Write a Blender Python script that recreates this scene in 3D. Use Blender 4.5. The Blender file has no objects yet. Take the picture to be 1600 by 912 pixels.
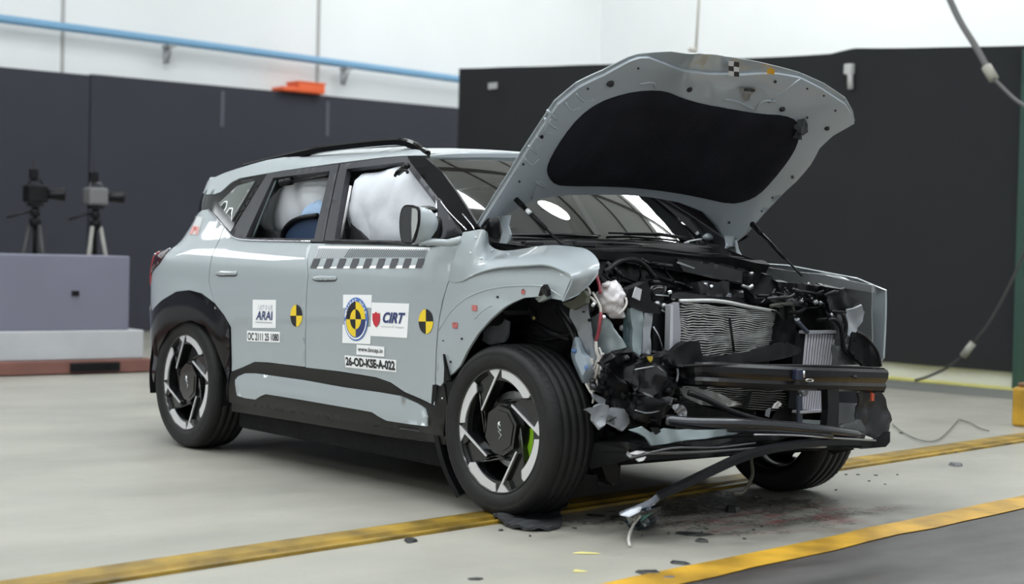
import bpy, bmesh, math, random
from mathutils import Vector, Matrix, noise
from mathutils.geometry import delaunay_2d_cdt
from mathutils.bvhtree import BVHTree
PI = math.pi
scene = bpy.context.scene
COL = scene.collection

# ------------------------------------------------------------------ camera
FPX = 2562.8
CAM = Vector((5.0576, -4.9528, 1.0657))
YAW, PITCH, ROLL = 2.4625, -0.0241, 0.0240
FW = Vector((math.cos(YAW)*math.cos(PITCH), math.sin(YAW)*math.cos(PITCH), math.sin(PITCH)))
RT0 = FW.cross(Vector((0, 0, 1))).normalized()
UP0 = RT0.cross(FW)
RT = RT0*math.cos(ROLL) + UP0*math.sin(ROLL)
UP = -RT0*math.sin(ROLL) + UP0*math.cos(ROLL)
cam = bpy.data.cameras.new('camera')
camo = bpy.data.objects.new('camera', cam)
COL.objects.link(camo)
m = Matrix((RT, UP, -FW)).transposed().to_4x4()
m.translation = CAM
camo.matrix_world = m
cam.sensor_width = 36.0
cam.lens = FPX/1600*36.0
cam.clip_end = 100
cam.dof.use_dof = True
cam.dof.focus_distance = 7.2
cam.dof.aperture_fstop = 2.1
scene.camera = camo
scene.view_settings.view_transform = 'Standard'
scene.view_settings.look = 'None'
scene.view_settings.gamma = 1
scene.view_settings.use_curve_mapping = False
scene.view_settings.exposure = -0.35

# ------------------------------------------------------------------ world and lights
wd = bpy.data.worlds.new('hall_air')
scene.world = wd
wd.use_nodes = True
wd.node_tree.nodes['Background'].inputs[0].default_value = (0.9, 0.95, 1.0, 1)
wd.node_tree.nodes['Background'].inputs[1].default_value = 0.10
LAMP_STRENGTH = 13.0      # roof light panels


def area(name, loc, sx, sy, power, target, col=(1, 1, 1)):
    l = bpy.data.lights.new(name, 'AREA')
    l.shape = 'RECTANGLE'
    l.size, l.size_y = sx, sy
    l.energy = power
    l.color = col
    o = bpy.data.objects.new(name, l)
    COL.objects.link(o)
    o.location = loc
    o.rotation_euler = (Vector(target)-Vector(loc)).to_track_quat('-Z', 'Y').to_euler()
    return o


# broad unseen fill light on the camera side of the hall
area('unseen_fill', (-1.5, -10.5, 5.2), 7.0, 1.6, 170, (-1.5, 0, 0.6), (1, 0.99, 0.97))
# wall washers that light the white upper walls
area('wall_washer', (-9.5, 8.0, 6.9), 5.0, .5, 165, (-12.5, 11.6, 4.6))
area('wall_washer', (-9.8, 2.5, 6.9), .5, 6.0, 125, (-13.4, 3.5, 4.6))
area('wall_washer', (-1.5, 8.6, 6.9), 8.0, .5, 78, (-1.5, 11.6, 4.2))

# ------------------------------------------------------------------ unprojection: a photo point and one known coordinate give a place


def ray(px, py):
    return FW + RT*((px-800)/FPX) - UP*((py-456)/FPX)


def U(px, py, x=None, y=None, z=None):
    d = ray(px, py)
    if x is not None:
        t = (x-CAM.x)/d.x
    elif y is not None:
        t = (y-CAM.y)/d.y
    else:
        t = (z-CAM.z)/d.z
    return CAM + d*t


def UX(pts):
    return [U(a, b, x=c) for a, b, c in pts]


def UY(pts):
    return [U(a, b, y=c) for a, b, c in pts]


def PJ(P):
    d = P-CAM
    z = d.dot(FW)
    return 800+FPX*d.dot(RT)/z, 456-FPX*d.dot(UP)/z


# ------------------------------------------------------------------ materials
MATS = {}


def srgb(r, g, b):
    f = lambda c: (c/255/12.92) if c/255 <= 0.04045 else ((c/255+0.055)/1.055)**2.4
    return (f(r), f(g), f(b))


def mat(name, col, rough=0.5, metal=0.0, coat=0.0, emit=0.0, spec=0.5, bump=None, vary=None):
    """bump=(scale, strength) noise bump, vary=(scale, amount) value variation of the surface itself"""
    if name in MATS:
        return MATS[name]
    m = bpy.data.materials.new(name)
    m.use_nodes = True
    nt = m.node_tree
    b = nt.nodes['Principled BSDF']
    b.inputs['Base Color'].default_value = (*col, 1)
    b.inputs['Roughness'].default_value = rough
    b.inputs['Metallic'].default_value = metal
    b.inputs['Coat Weight'].default_value = coat
    b.inputs['Coat Roughness'].default_value = 0.04
    b.inputs['Specular IOR Level'].default_value = spec
    if emit:
        b.inputs['Emission Color'].default_value = (*col, 1)
        b.inputs['Emission Strength'].default_value = emit
    tc = nt.nodes.new('ShaderNodeTexCoord')
    if vary:
        n = nt.nodes.new('ShaderNodeTexNoise')
        n.inputs['Scale'].default_value = vary[0]
        n.inputs['Detail'].default_value = 5
        nt.links.new(tc.outputs['Object'], n.inputs['Vector'])
        r = nt.nodes.new('ShaderNodeValToRGB')
        a = vary[1]
        r.color_ramp.elements[0].position = 0.3
        r.color_ramp.elements[1].position = 0.7
        r.color_ramp.elements[0].color = (*[c*(1-a) for c in col], 1)
        r.color_ramp.elements[1].color = (*[min(1, c*(1+a)) for c in col], 1)
        nt.links.new(n.outputs['Fac'], r.inputs['Fac'])
        nt.links.new(r.outputs['Color'], b.inputs['Base Color'])
    if bump:
        n = nt.nodes.new('ShaderNodeTexNoise')
        n.inputs['Scale'].default_value = bump[0]
        n.inputs['Detail'].default_value = 3
        nt.links.new(tc.outputs['Object'], n.inputs['Vector'])
        bp = nt.nodes.new('ShaderNodeBump')
        bp.inputs['Strength'].default_value = bump[1]
        bp.inputs['Distance'].default_value = 0.01
        nt.links.new(n.outputs['Fac'], bp.inputs['Height'])
        nt.links.new(bp.outputs['Normal'], b.inputs['Normal'])
    MATS[name] = m
    return m


PAINT = mat('grey_green_paint', (0.345, 0.385, 0.41), 0.45, 0.0, 1.0)
PAINT_IN = mat('grey_inner_paint', (0.46, 0.51, 0.56), 0.36, 0.0, 0.5)
PAINT_CR = mat('crumpled_grey_sheet', (0.25, 0.29, 0.30), 0.35, 0.1, 0.5, bump=(14, 0.5))
BLACK = mat('satin_black_plastic', (0.0085, 0.0085, 0.010), 0.30, spec=.2, vary=(9, 0.4))
BLACKROUGH = mat('rough_black_plastic', (0.009, 0.009, 0.010), 0.6, spec=.12, bump=(30, 0.3), vary=(7, 0.4))
GBLACK = mat('gloss_black', (0.007, 0.007, 0.008), 0.08, 0.0, 0.0, spec=.28)
SGBLACK = mat('black_enamel_steel', (0.008, 0.008, 0.010), 0.27, 0.0, 0.0, spec=.5)
CLAD = mat('charcoal_cladding', (0.017, 0.017, 0.0155), 0.28, spec=.2)
FRAME = mat('graphite_door_frame', (0.036, 0.036, 0.043), 0.45, 0.0, spec=.35)
RUBBER = mat('tyre_rubber', (0.013, 0.013, 0.0135), 0.55, spec=.3, bump=(60, 0.15), vary=(12, 0.25))
CHROME = mat('bright_trim', (0.75, 0.77, 0.80), 0.12, 1.0)
ALU = mat('machined_aluminium', (0.70, 0.70, 0.72), 0.30, 0.35)
STEEL = mat('grey_metal', (0.38, 0.39, 0.41), 0.38, 0.8, bump=(40, 0.2))
WHITE = mat('white_sticker', (0.90, 0.91, 0.93), 0.4)
WPLAS = mat('white_plastic', (0.70, 0.66, 0.68), 0.45, bump=(18, 0.4))
INK = mat('black_ink', (0.012, 0.012, 0.016), 0.4)
NAVY = mat('navy_ink', (0.03, 0.045, 0.16), 0.4)
YEL = mat('marker_yellow', (0.86, 0.62, 0.03), 0.35)
RED = mat('signal_red', (0.55, 0.03, 0.05), 0.35)
PINK = mat('faded_red_tag', (0.45, 0.13, 0.12), 0.5)
TAIL = mat('tail_lamp_red', (0.50, 0.012, 0.02), 0.08, 0.0, 1.0)
TAILD = mat('tail_lamp_smoked', (0.05, 0.004, 0.006), 0.06, 0.0, 1.0)
LIME = mat('lime_caliper', (0.30, 0.62, 0.02), 0.35)
AIRBAG = mat('airbag_nylon', (0.66, 0.685, 0.74), 0.8, bump=(7, 0.8))
AIRBLUE = mat('pale_blue_fabric', (0.35, 0.50, 0.72), 0.7, bump=(12, 0.4))
SEATB = mat('navy_seat_fabric', (0.025, 0.05, 0.11), 0.6)
SEAT = mat('dark_seat_fabric', (0.02, 0.02, 0.024), 0.8)
LINER = mat('roof_lining', (0.30, 0.30, 0.30), 0.9)
PADM = mat('hood_insulation_felt', (0.0165, 0.017, 0.024), 0.9, spec=.2, bump=(80, 0.4), vary=(5, 0.3))
FIN = None


def glass(name, tint, refl=1.0):
    if name in MATS:
        return MATS[name]
    m = bpy.data.materials.new(name)
    m.use_nodes = True
    nt = m.node_tree
    nt.nodes.clear()
    out = nt.nodes.new('ShaderNodeOutputMaterial')
    mix = nt.nodes.new('ShaderNodeMixShader')
    tr = nt.nodes.new('ShaderNodeBsdfTransparent')
    tr.inputs[0].default_value = (*tint, 1)
    gl = nt.nodes.new('ShaderNodeBsdfGlossy')
    gl.inputs['Roughness'].default_value = 0.01
    gl.inputs[0].default_value = (1, 1, 1, 1)
    fr = nt.nodes.new('ShaderNodeFresnel')
    fr.inputs[0].default_value = 1.52
    ml = nt.nodes.new('ShaderNodeMath')
    ml.operation = 'MULTIPLY'
    ml.use_clamp = True
    ml.inputs[1].default_value = refl
    nt.links.new(fr.outputs[0], ml.inputs[0])
    nt.links.new(ml.outputs[0], mix.inputs[0])
    nt.links.new(tr.outputs[0], mix.inputs[1])
    nt.links.new(gl.outputs[0], mix.inputs[2])
    nt.links.new(mix.outputs[0], out.inputs[0])
    MATS[name] = m
    return m


# a laminated pane reflects at both faces, so a little more than one Fresnel surface
WGLASS = glass('windscreen_glass', (0.55, 0.60, 0.58), 1.8)
DGLASS = glass('privacy_glass', (0.16, 0.17, 0.17), 1.8)

# ------------------------------------------------------------------ object helpers


def tag(o, label=None, cat=None, group=None, kind=None):
    if label:
        o['label'] = label
    if cat:
        o['category'] = cat
    if group:
        o['group'] = group
    if kind:
        o['kind'] = kind
    return o


def empty(name, loc, parent=None):
    o = bpy.data.objects.new(name, None)
    o.empty_display_size = 0.1
    COL.objects.link(o)
    if parent:
        o.parent = parent
        o.location = Vector(loc)-WLOC[parent.name]
    else:
        o.location = loc
    WLOC[o.name] = Vector(loc)
    return o


WLOC = {}      # where every object's origin stands in the world (no object here is rotated or scaled)


class B:
    def __init__(s):
        s.v, s.f, s.mi, s.sm = [], [], [], []

    def add(s, vs, fs, mi=0, smooth=False):
        n = len(s.v)
        s.v += [Vector(v) for v in vs]
        for f in fs:
            s.f.append([i+n for i in f])
            s.mi.append(mi)
            s.sm.append(smooth)
        return s

    def box(s, c, size, rot=None, mi=0, bev=0.0):
        sx, sy, sz = [k/2 for k in size]
        bm = bmesh.new()
        bmesh.ops.create_cube(bm, size=1)
        for v in bm.verts:
            v.co = Vector((v.co.x*2*sx, v.co.y*2*sy, v.co.z*2*sz))
        if bev:
            bmesh.ops.bevel(bm, geom=list(bm.edges), offset=min(bev, sx*.9, sy*.9, sz*.9), segments=2, affect='EDGES', profile=0.5)
        M = Matrix.Translation(Vector(c)) @ (rot.to_4x4() if rot else Matrix.Identity(4))
        s.bm(bm, M, mi, False)
        return s

    def bm(s, bm, M=None, mi=0, smooth=True):
        bm.verts.index_update()
        M = M or Matrix.Identity(4)
        s.add([M @ v.co for v in bm.verts], [[v.index for v in f.verts] for f in bm.faces], mi, smooth)
        bm.free()
        return s

    def tube(s, pts, r, seg=8, mi=0, cap=True, smooth=True):
        pts = [Vector(p) for p in pts]
        rs = r if isinstance(r, (list, tuple)) else [r]*len(pts)
        rings = []
        t0 = (pts[1]-pts[0]).normalized()
        ref = Vector((0, 0, 1)) if abs(t0.z) < .9 else Vector((1, 0, 0))
        nx = t0.cross(ref).normalized()
        for i, p in enumerate(pts):
            t = ((pts[min(i+1, len(pts)-1)]-pts[max(i-1, 0)])).normalized()
            nx = (nx - t*nx.dot(t)).normalized()
            ny = t.cross(nx)
            rings.append([p + (nx*math.cos(2*PI*k/seg)+ny*math.sin(2*PI*k/seg))*rs[i] for k in range(seg)])
        vs = [v for rg in rings for v in rg]
        fs = []
        for i in range(len(pts)-1):
            for k in range(seg):
                a, b = i*seg+k, i*seg+(k+1) % seg
                fs.append([a, b, b+seg, a+seg])
        if cap:
            fs.append(list(range(seg))[::-1])
            fs.append([(len(pts)-1)*seg+k for k in range(seg)])
        s.add(vs, fs, mi, smooth)
        return s

    def lathe(s, prof, M, seg=64, mi=0, smooth=True, closed=False):
        """prof: (r, d); axis is local Z of M"""
        vs = []
        for k in range(seg):
            a = 2*PI*k/seg
            vs += [M @ Vector((r*math.cos(a), r*math.sin(a), d)) for r, d in prof]
        n = len(prof)
        fs = []
        for k in range(seg):
            k2 = (k+1) % seg
            for i in range(n if closed else n-1):
                j = (i+1) % n
                fs.append([k*n+i, k2*n+i, k2*n+j, k*n+j])
        s.add(vs, fs, mi, smooth)
        return s

    def prism(s, poly, M, d0, d1, mi=0, smooth=False):
        """2D polygon in local XY of M, from depth d0 to d1"""
        n = len(poly)
        res = delaunay_2d_cdt([Vector((p[0], p[1])) for p in poly], [], [list(range(n))], 1, 1e-7)
        vv, ff = res[0], res[2]
        s.add([M @ Vector((p.x, p.y, d1)) for p in vv], [list(f) for f in ff], mi, smooth)
        s.add([M @ Vector((p.x, p.y, d0)) for p in vv], [list(f)[::-1] for f in ff], mi, smooth)
        vs = [M @ Vector((p[0], p[1], d0)) for p in poly]+[M @ Vector((p[0], p[1], d1)) for p in poly]
        s.add(vs, [[i, (i+1) % n, n+(i+1) % n, n+i] for i in range(n)], mi, smooth)
        return s

    def slab(s, pts3, th, mi=0):
        """polygon through 3D points (any order around), thickened by the vector th"""
        pts = [Vector(p) for p in pts3]
        c = sum(pts, Vector())/len(pts)
        n = Vector()
        for i in range(len(pts)):
            n += (pts[i]-c).cross(pts[(i+1) % len(pts)]-c)
        n.normalize()
        ax = (pts[0]-c).normalized()
        ax = (ax-n*ax.dot(n)).normalized()
        ay = n.cross(ax)
        k = len(pts)
        p2 = [Vector(((p-c).dot(ax), (p-c).dot(ay))) for p in pts]
        res = delaunay_2d_cdt(p2, [], [list(range(k))], 1, 1e-7)
        th = Vector(th)

        def h(q):     # nearest original point keeps its own height, others interpolated
            best = min(range(k), key=lambda i: (p2[i]-q).length_squared)
            return (pts[best]-c).dot(n) if (p2[best]-q).length < 1e-5 else 0.0
        top = [c+ax*q.x+ay*q.y+n*h(q) for q in res[0]]
        fs = [list(f) for f in res[2]]
        s.add(top, fs, mi)
        s.add([p+th for p in top], [f[::-1] for f in fs], mi)
        s.add(pts+[p+th for p in pts], [[i, (i+1) % k, k+(i+1) % k, k+i] for i in range(k)], mi)
        return s

    def lump(s, c, rad, amp=.15, seed=0, sub=3, mi=0, freq=2.0, smooth=True):
        bm = bmesh.new()
        bmesh.ops.create_icosphere(bm, subdivisions=sub, radius=1)
        for v in bm.verts:
            k = 1+amp*noise.noise(v.co*freq+Vector((seed*7.1, seed*3.3, seed)))*2
            v.co = Vector((v.co.x*rad[0]*k, v.co.y*rad[1]*k, v.co.z*rad[2]*k))
        return s.bm(bm, Matrix.Translation(Vector(c)), mi, smooth)

    def sweep(s, path, prof, up=Vector((0, 0, 1)), mi=0, smooth=False):
        path = [Vector(p) for p in path]
        n = len(prof)
        vs = []
        for i, p in enumerate(path):
            t = (path[min(i+1, len(path)-1)]-path[max(i-1, 0)]).normalized()
            sd = t.cross(up).normalized()
            u2 = sd.cross(t)
            vs += [p+sd*a+u2*b for a, b in prof]
        fs = []
        for i in range(len(path)-1):
            for k in range(n):
                fs.append([i*n+k, i*n+(k+1) % n, (i+1)*n+(k+1) % n, (i+1)*n+k])
        fs += [list(range(n))[::-1], [(len(path)-1)*n+k for k in range(n)]]
        return s.add(vs, fs, mi, smooth)

    def build(s, name, mats, parent=None, recalc=False):
        lo = Vector((min(v.x for v in s.v), min(v.y for v in s.v), min(v.z for v in s.v)))
        hi = Vector((max(v.x for v in s.v), max(v.y for v in s.v), max(v.z for v in s.v)))
        c = Vector(((lo.x+hi.x)/2, (lo.y+hi.y)/2, lo.z))
        me = bpy.data.meshes.new(name)
        me.from_pydata([v-c for v in s.v], [], s.f)
        mats = mats if isinstance(mats, (list, tuple)) else [mats]
        for mm in mats:
            me.materials.append(mm)
        me.polygons.foreach_set('material_index', s.mi)
        me.polygons.foreach_set('use_smooth', s.sm)
        me.validate()
        if recalc:
            bm = bmesh.new()
            bm.from_mesh(me)
            bmesh.ops.recalc_face_normals(bm, faces=bm.faces)
            bm.to_mesh(me)
            bm.free()
        o = bpy.data.objects.new(name, me)
        COL.objects.link(o)
        if parent:
            o.parent = parent
            o.location = c-WLOC[parent.name]
        else:
            o.location = c
        WLOC[o.name] = c
        return o


def inpoly(x, y, poly):
    r = False
    n = len(poly)
    j = n-1
    for i in range(n):
        xi, yi = poly[i]
        xj, yj = poly[j]
        if (yi > y) != (yj > y) and x < (xj-xi)*(y-yi)/(yj-yi)+xi:
            r = not r
        j = i
    return r


def resample(poly, step, closed=True):
    out = []
    n = len(poly)
    for i in range(n if closed else n-1):
        a, b = poly[i], poly[(i+1) % n]
        L = math.hypot(b[0]-a[0], b[1]-a[1])
        k = max(1, int(math.ceil(L/step)))
        out += [(a[0]+(b[0]-a[0])*t/k, a[1]+(b[1]-a[1])*t/k) for t in range(k)]
    if not closed:
        out.append(poly[-1])
    return out


def roundpoly(p, it=1):
    for _ in range(it):
        q = []
        for i in range(len(p)):
            a, b = p[i], p[(i+1) % len(p)]
            q += [(a[0]*.75+b[0]*.25, a[1]*.75+b[1]*.25), (a[0]*.25+b[0]*.75, a[1]*.25+b[1]*.75)]
        p = q
    return p


class Surf:
    """a smooth sheet fn(a, b); photo points can be found on it"""

    def __init__(s, fn, a0, a1, b0, b1, na=60, nb=60, out=None):
        s.fn, s.r = fn, (a0, a1, b0, b1)
        s.out = Vector(out) if out else None
        vs = [fn(a0+(a1-a0)*i/na, b0+(b1-b0)*j/nb) for i in range(na+1) for j in range(nb+1)]
        fs = [[i*(nb+1)+j, (i+1)*(nb+1)+j, (i+1)*(nb+1)+j+1, i*(nb+1)+j+1] for i in range(na) for j in range(nb)]
        s.na, s.nb = na, nb
        s.vs, s.pr = vs, [PJ(v) for v in vs]
        s.bvh = BVHTree.FromPolygons(vs, fs)

    def find(s, px, py, pz=None):
        if px == 'p':
            return py, pz
        a0, a1, b0, b1 = s.r
        hit = s.bvh.ray_cast(CAM, ray(px, py).normalized())
        if hit[0] is not None:
            i, j = divmod(hit[2], s.nb)
            a, b = a0+(a1-a0)*(i+.5)/s.na, b0+(b1-b0)*(j+.5)/s.nb
        else:
            k = min(range(len(s.pr)), key=lambda q: (s.pr[q][0]-px)**2+(s.pr[q][1]-py)**2)
            i, j = divmod(k, s.nb+1)
            return a0+(a1-a0)*i/s.na, b0+(b1-b0)*j/s.nb
        for _ in range(8):
            e = 1e-4
            u, v = PJ(s.fn(a, b))
            ua, va = PJ(s.fn(a+e, b))
            ub, vb = PJ(s.fn(a, b+e))
            A, Bq, Cq, D = (ua-u)/e, (ub-u)/e, (va-v)/e, (vb-v)/e
            det = A*D-Bq*Cq
            if abs(det) < 1e-6:
                break
            du, dv = px-u, py-v
            sa, sb = (D*du-Bq*dv)/det, (A*dv-Cq*du)/det
            mx = 3*(a1-a0)/s.na
            my = 3*(b1-b0)/s.nb
            a += max(-mx, min(mx, sa))
            b += max(-my, min(my, sb))
        return a, b

    def nrm(s, a, b):
        e = 1e-3
        n = (s.fn(a+e, b)-s.fn(a-e, b)).cross(s.fn(a, b+e)-s.fn(a, b-e)).normalized()
        ref = s.out if s.out else -ray(800, 456)
        return n if n.dot(ref) > 0 else -n

    def at(s, a, b, off=0.0):
        return s.fn(a, b) + s.nrm(a, b)*off

    def px(s, px, py, off=0.0):
        a, b = s.find(px, py)
        return s.at(a, b, off)


def sheet(b, surf, poly, off=0.0, step=.035, lip=.012, holes=(), mi=0, par=False, bulge=None, mirror=False, liponly_hole=True, step2=None):
    """a formed sheet: outline (photo points, or surface coordinates if par) filled with a fine mesh on the surface,
    its edges folded back by lip"""
    P = [tuple(p) if par else surf.find(*p) for p in poly]
    Hs = [[tuple(p) if par else surf.find(*p) for p in h] for h in holes]
    Pr = resample(P, step)
    Hr = [resample(h, step) for h in Hs]
    vs, es = [], []
    for loop in [Pr]+Hr:
        n0 = len(vs)
        vs += [Vector(p) for p in loop]
        es += [(n0+i, n0+(i+1) % len(loop)) for i in range(len(loop))]
    x0, x1 = min(p[0] for p in P), max(p[0] for p in P)
    y0, y1 = min(p[1] for p in P), max(p[1] for p in P)
    nx, ny = int((x1-x0)/step)+1, int((y1-y0)/step)+1
    allb = [q for loop in [Pr]+Hr for q in loop]
    cell = {}
    for q in allb:
        cell.setdefault((int(q[0]//step), int(q[1]//step)), []).append(q)
    for i in range(nx+1):
        for j in range(ny+1):
            q = (x0+(i+.5*(j % 2))*step, y0+j*step)
            if not inpoly(q[0], q[1], Pr) or any(inpoly(q[0], q[1], h) for h in Hr):
                continue
            ci, cj = int(q[0]//step), int(q[1]//step)
            near = False
            for di in (-1, 0, 1):
                for dj in (-1, 0, 1):
                    for w in cell.get((ci+di, cj+dj), ()):
                        if (w[0]-q[0])**2+(w[1]-q[1])**2 < (step*.45)**2:
                            near = True
            if not near:
                vs.append(Vector(q))
    rv, re, rf, *_ = delaunay_2d_cdt(vs, es, [], 0, 1e-7)
    fs = []
    for f in rf:
        c = sum((rv[i] for i in f), Vector((0, 0)))/len(f)
        if inpoly(c.x, c.y, Pr) and not any(inpoly(c.x, c.y, h) for h in Hr):
            fs.append(list(f))
    cnt = {}
    for f in fs:
        for i in range(len(f)):
            e = (f[i], f[(i+1) % len(f)])
            cnt[tuple(sorted(e))] = cnt.get(tuple(sorted(e)), 0)+1
    MY = (lambda v: Vector((v.x, -v.y, v.z))) if mirror else (lambda v: v)
    if bulge:
        amp, D = bulge

        def bl(q):
            d = min(segd(q, Pr[i], Pr[(i+1) % len(Pr)]) for i in range(len(Pr)))
            t = min(1, d/D)
            return amp*math.sqrt(max(0, 1-(1-t)**2))
        top = [MY(surf.at(v.x, v.y, off+bl(v))) for v in rv]
    else:
        top = [MY(surf.at(v.x, v.y, off)) for v in rv]
    # orient so that faces look outwards
    if fs:
        f = fs[len(fs)//2]
        nn = (top[f[1]]-top[f[0]]).cross(top[f[2]]-top[f[0]])
        o = surf.nrm(rv[f[0]].x, rv[f[0]].y)
        o = Vector((o.x, -o.y, o.z)) if mirror else o
        if nn.dot(o) < 0:
            fs = [q[::-1] for q in fs]
    b.add(top, fs, mi, True)
    if lip:
        for f in fs:
            for i in range(len(f)):
                e = (f[i], f[(i+1) % len(f)])
                if cnt[tuple(sorted(e))] == 1:
                    p, q = e
                    pb = MY(surf.at(rv[p].x, rv[p].y, off-lip))
                    qb = MY(surf.at(rv[q].x, rv[q].y, off-lip))
                    b.add([top[q], top[p], pb, qb], [[0, 1, 2, 3]], mi, False)
    return b


def segd(q, a, b):
    ax, ay = b[0]-a[0], b[1]-a[1]
    L = ax*ax+ay*ay
    t = max(0, min(1, ((q[0]-a[0])*ax+(q[1]-a[1])*ay)/L)) if L else 0
    return math.hypot(q[0]-a[0]-ax*t, q[1]-a[1]-ay*t)


def panel(name, surf, poly, mt, parent, off=0.0, **kw):
    b = B()
    sheet(b, surf, poly, off, **kw)
    return b.build(name, mt, parent)


def cr(p0, p1, p2, p3, t):
    return 0.5*((2*p1)+(p2-p0)*t+(2*p0-5*p1+4*p2-p3)*t*t+(3*p1-p0-3*p2+p3)*t**3)


def crv(P, t):
    """Catmull-Rom through a list, t in 0..len-1"""
    n = len(P)
    i = max(0, min(n-2, int(math.floor(t))))
    f = t-i
    p0 = P[i-1] if i > 0 else P[i]*2-P[i+1]
    p3 = P[i+2] if i+2 < n else P[i+1]*2-P[i]
    return cr(p0, P[i], P[i+1], p3, f)


def smooth_path(P, k=6):
    P = [Vector(p) for p in P]
    return [crv(P, i/k) for i in range((len(P)-1)*k+1)]


def interp(tab, x):
    if x <= tab[0][0]:
        return tab[0][1]
    for i in range(len(tab)-1):
        if x <= tab[i+1][0]:
            x0, y0 = tab[i]
            x1, y1 = tab[i+1]
            # monotone-ish cubic
            m = lambda k: 0 if k <= 0 or k >= len(tab)-1 else (tab[k+1][1]-tab[k-1][1])/(tab[k+1][0]-tab[k-1][0])
            h = x1-x0
            t = (x-x0)/h
            return (2*t**3-3*t*t+1)*y0+(t**3-2*t*t+t)*h*m(i)+(-2*t**3+3*t*t)*y1+(t**3-t*t)*h*m(i+1)
    return tab[-1][1]


TXT = {}


def text_mesh(s, bold=0.0):
    if (s, bold) in TXT:
        return TXT[(s, bold)]
    cu = bpy.data.curves.new('lettering', 'FONT')
    cu.body = s
    cu.offset = bold
    cu.resolution_u = 3
    o = bpy.data.objects.new('lettering', cu)
    COL.objects.link(o)
    bpy.context.view_layer.update()
    me = o.evaluated_get(bpy.context.evaluated_depsgraph_get()).to_mesh()
    V = [v.co.copy() for v in me.vertices]
    F = [list(p.vertices) for p in me.polygons]
    x0, x1 = min(v.x for v in V), max(v.x for v in V)
    y0, y1 = min(v.y for v in V), max(v.y for v in V)
    V = [((v.x-x0)/(x1-x0), (v.y-y0)/(y1-y0)) for v in V]
    bpy.data.objects.remove(o)
    bpy.data.curves.remove(cu)
    TXT[(s, bold)] = (V, F)
    return V, F


def letter(b, surf, s, quad, off, bold=0.02, mi=0):
    """lettering laid between four photo points: bottom left, bottom right, top right, top left"""
    V, F = text_mesh(s, bold)
    q = [Vector(surf.find(*p)) for p in quad]
    vs = []
    for u, v in V:
        p = q[0]*(1-u)*(1-v)+q[1]*u*(1-v)+q[2]*u*v+q[3]*(1-u)*v
        vs.append(surf.at(p.x, p.y, off))
    b.add(vs, F, mi)
    return b

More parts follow.
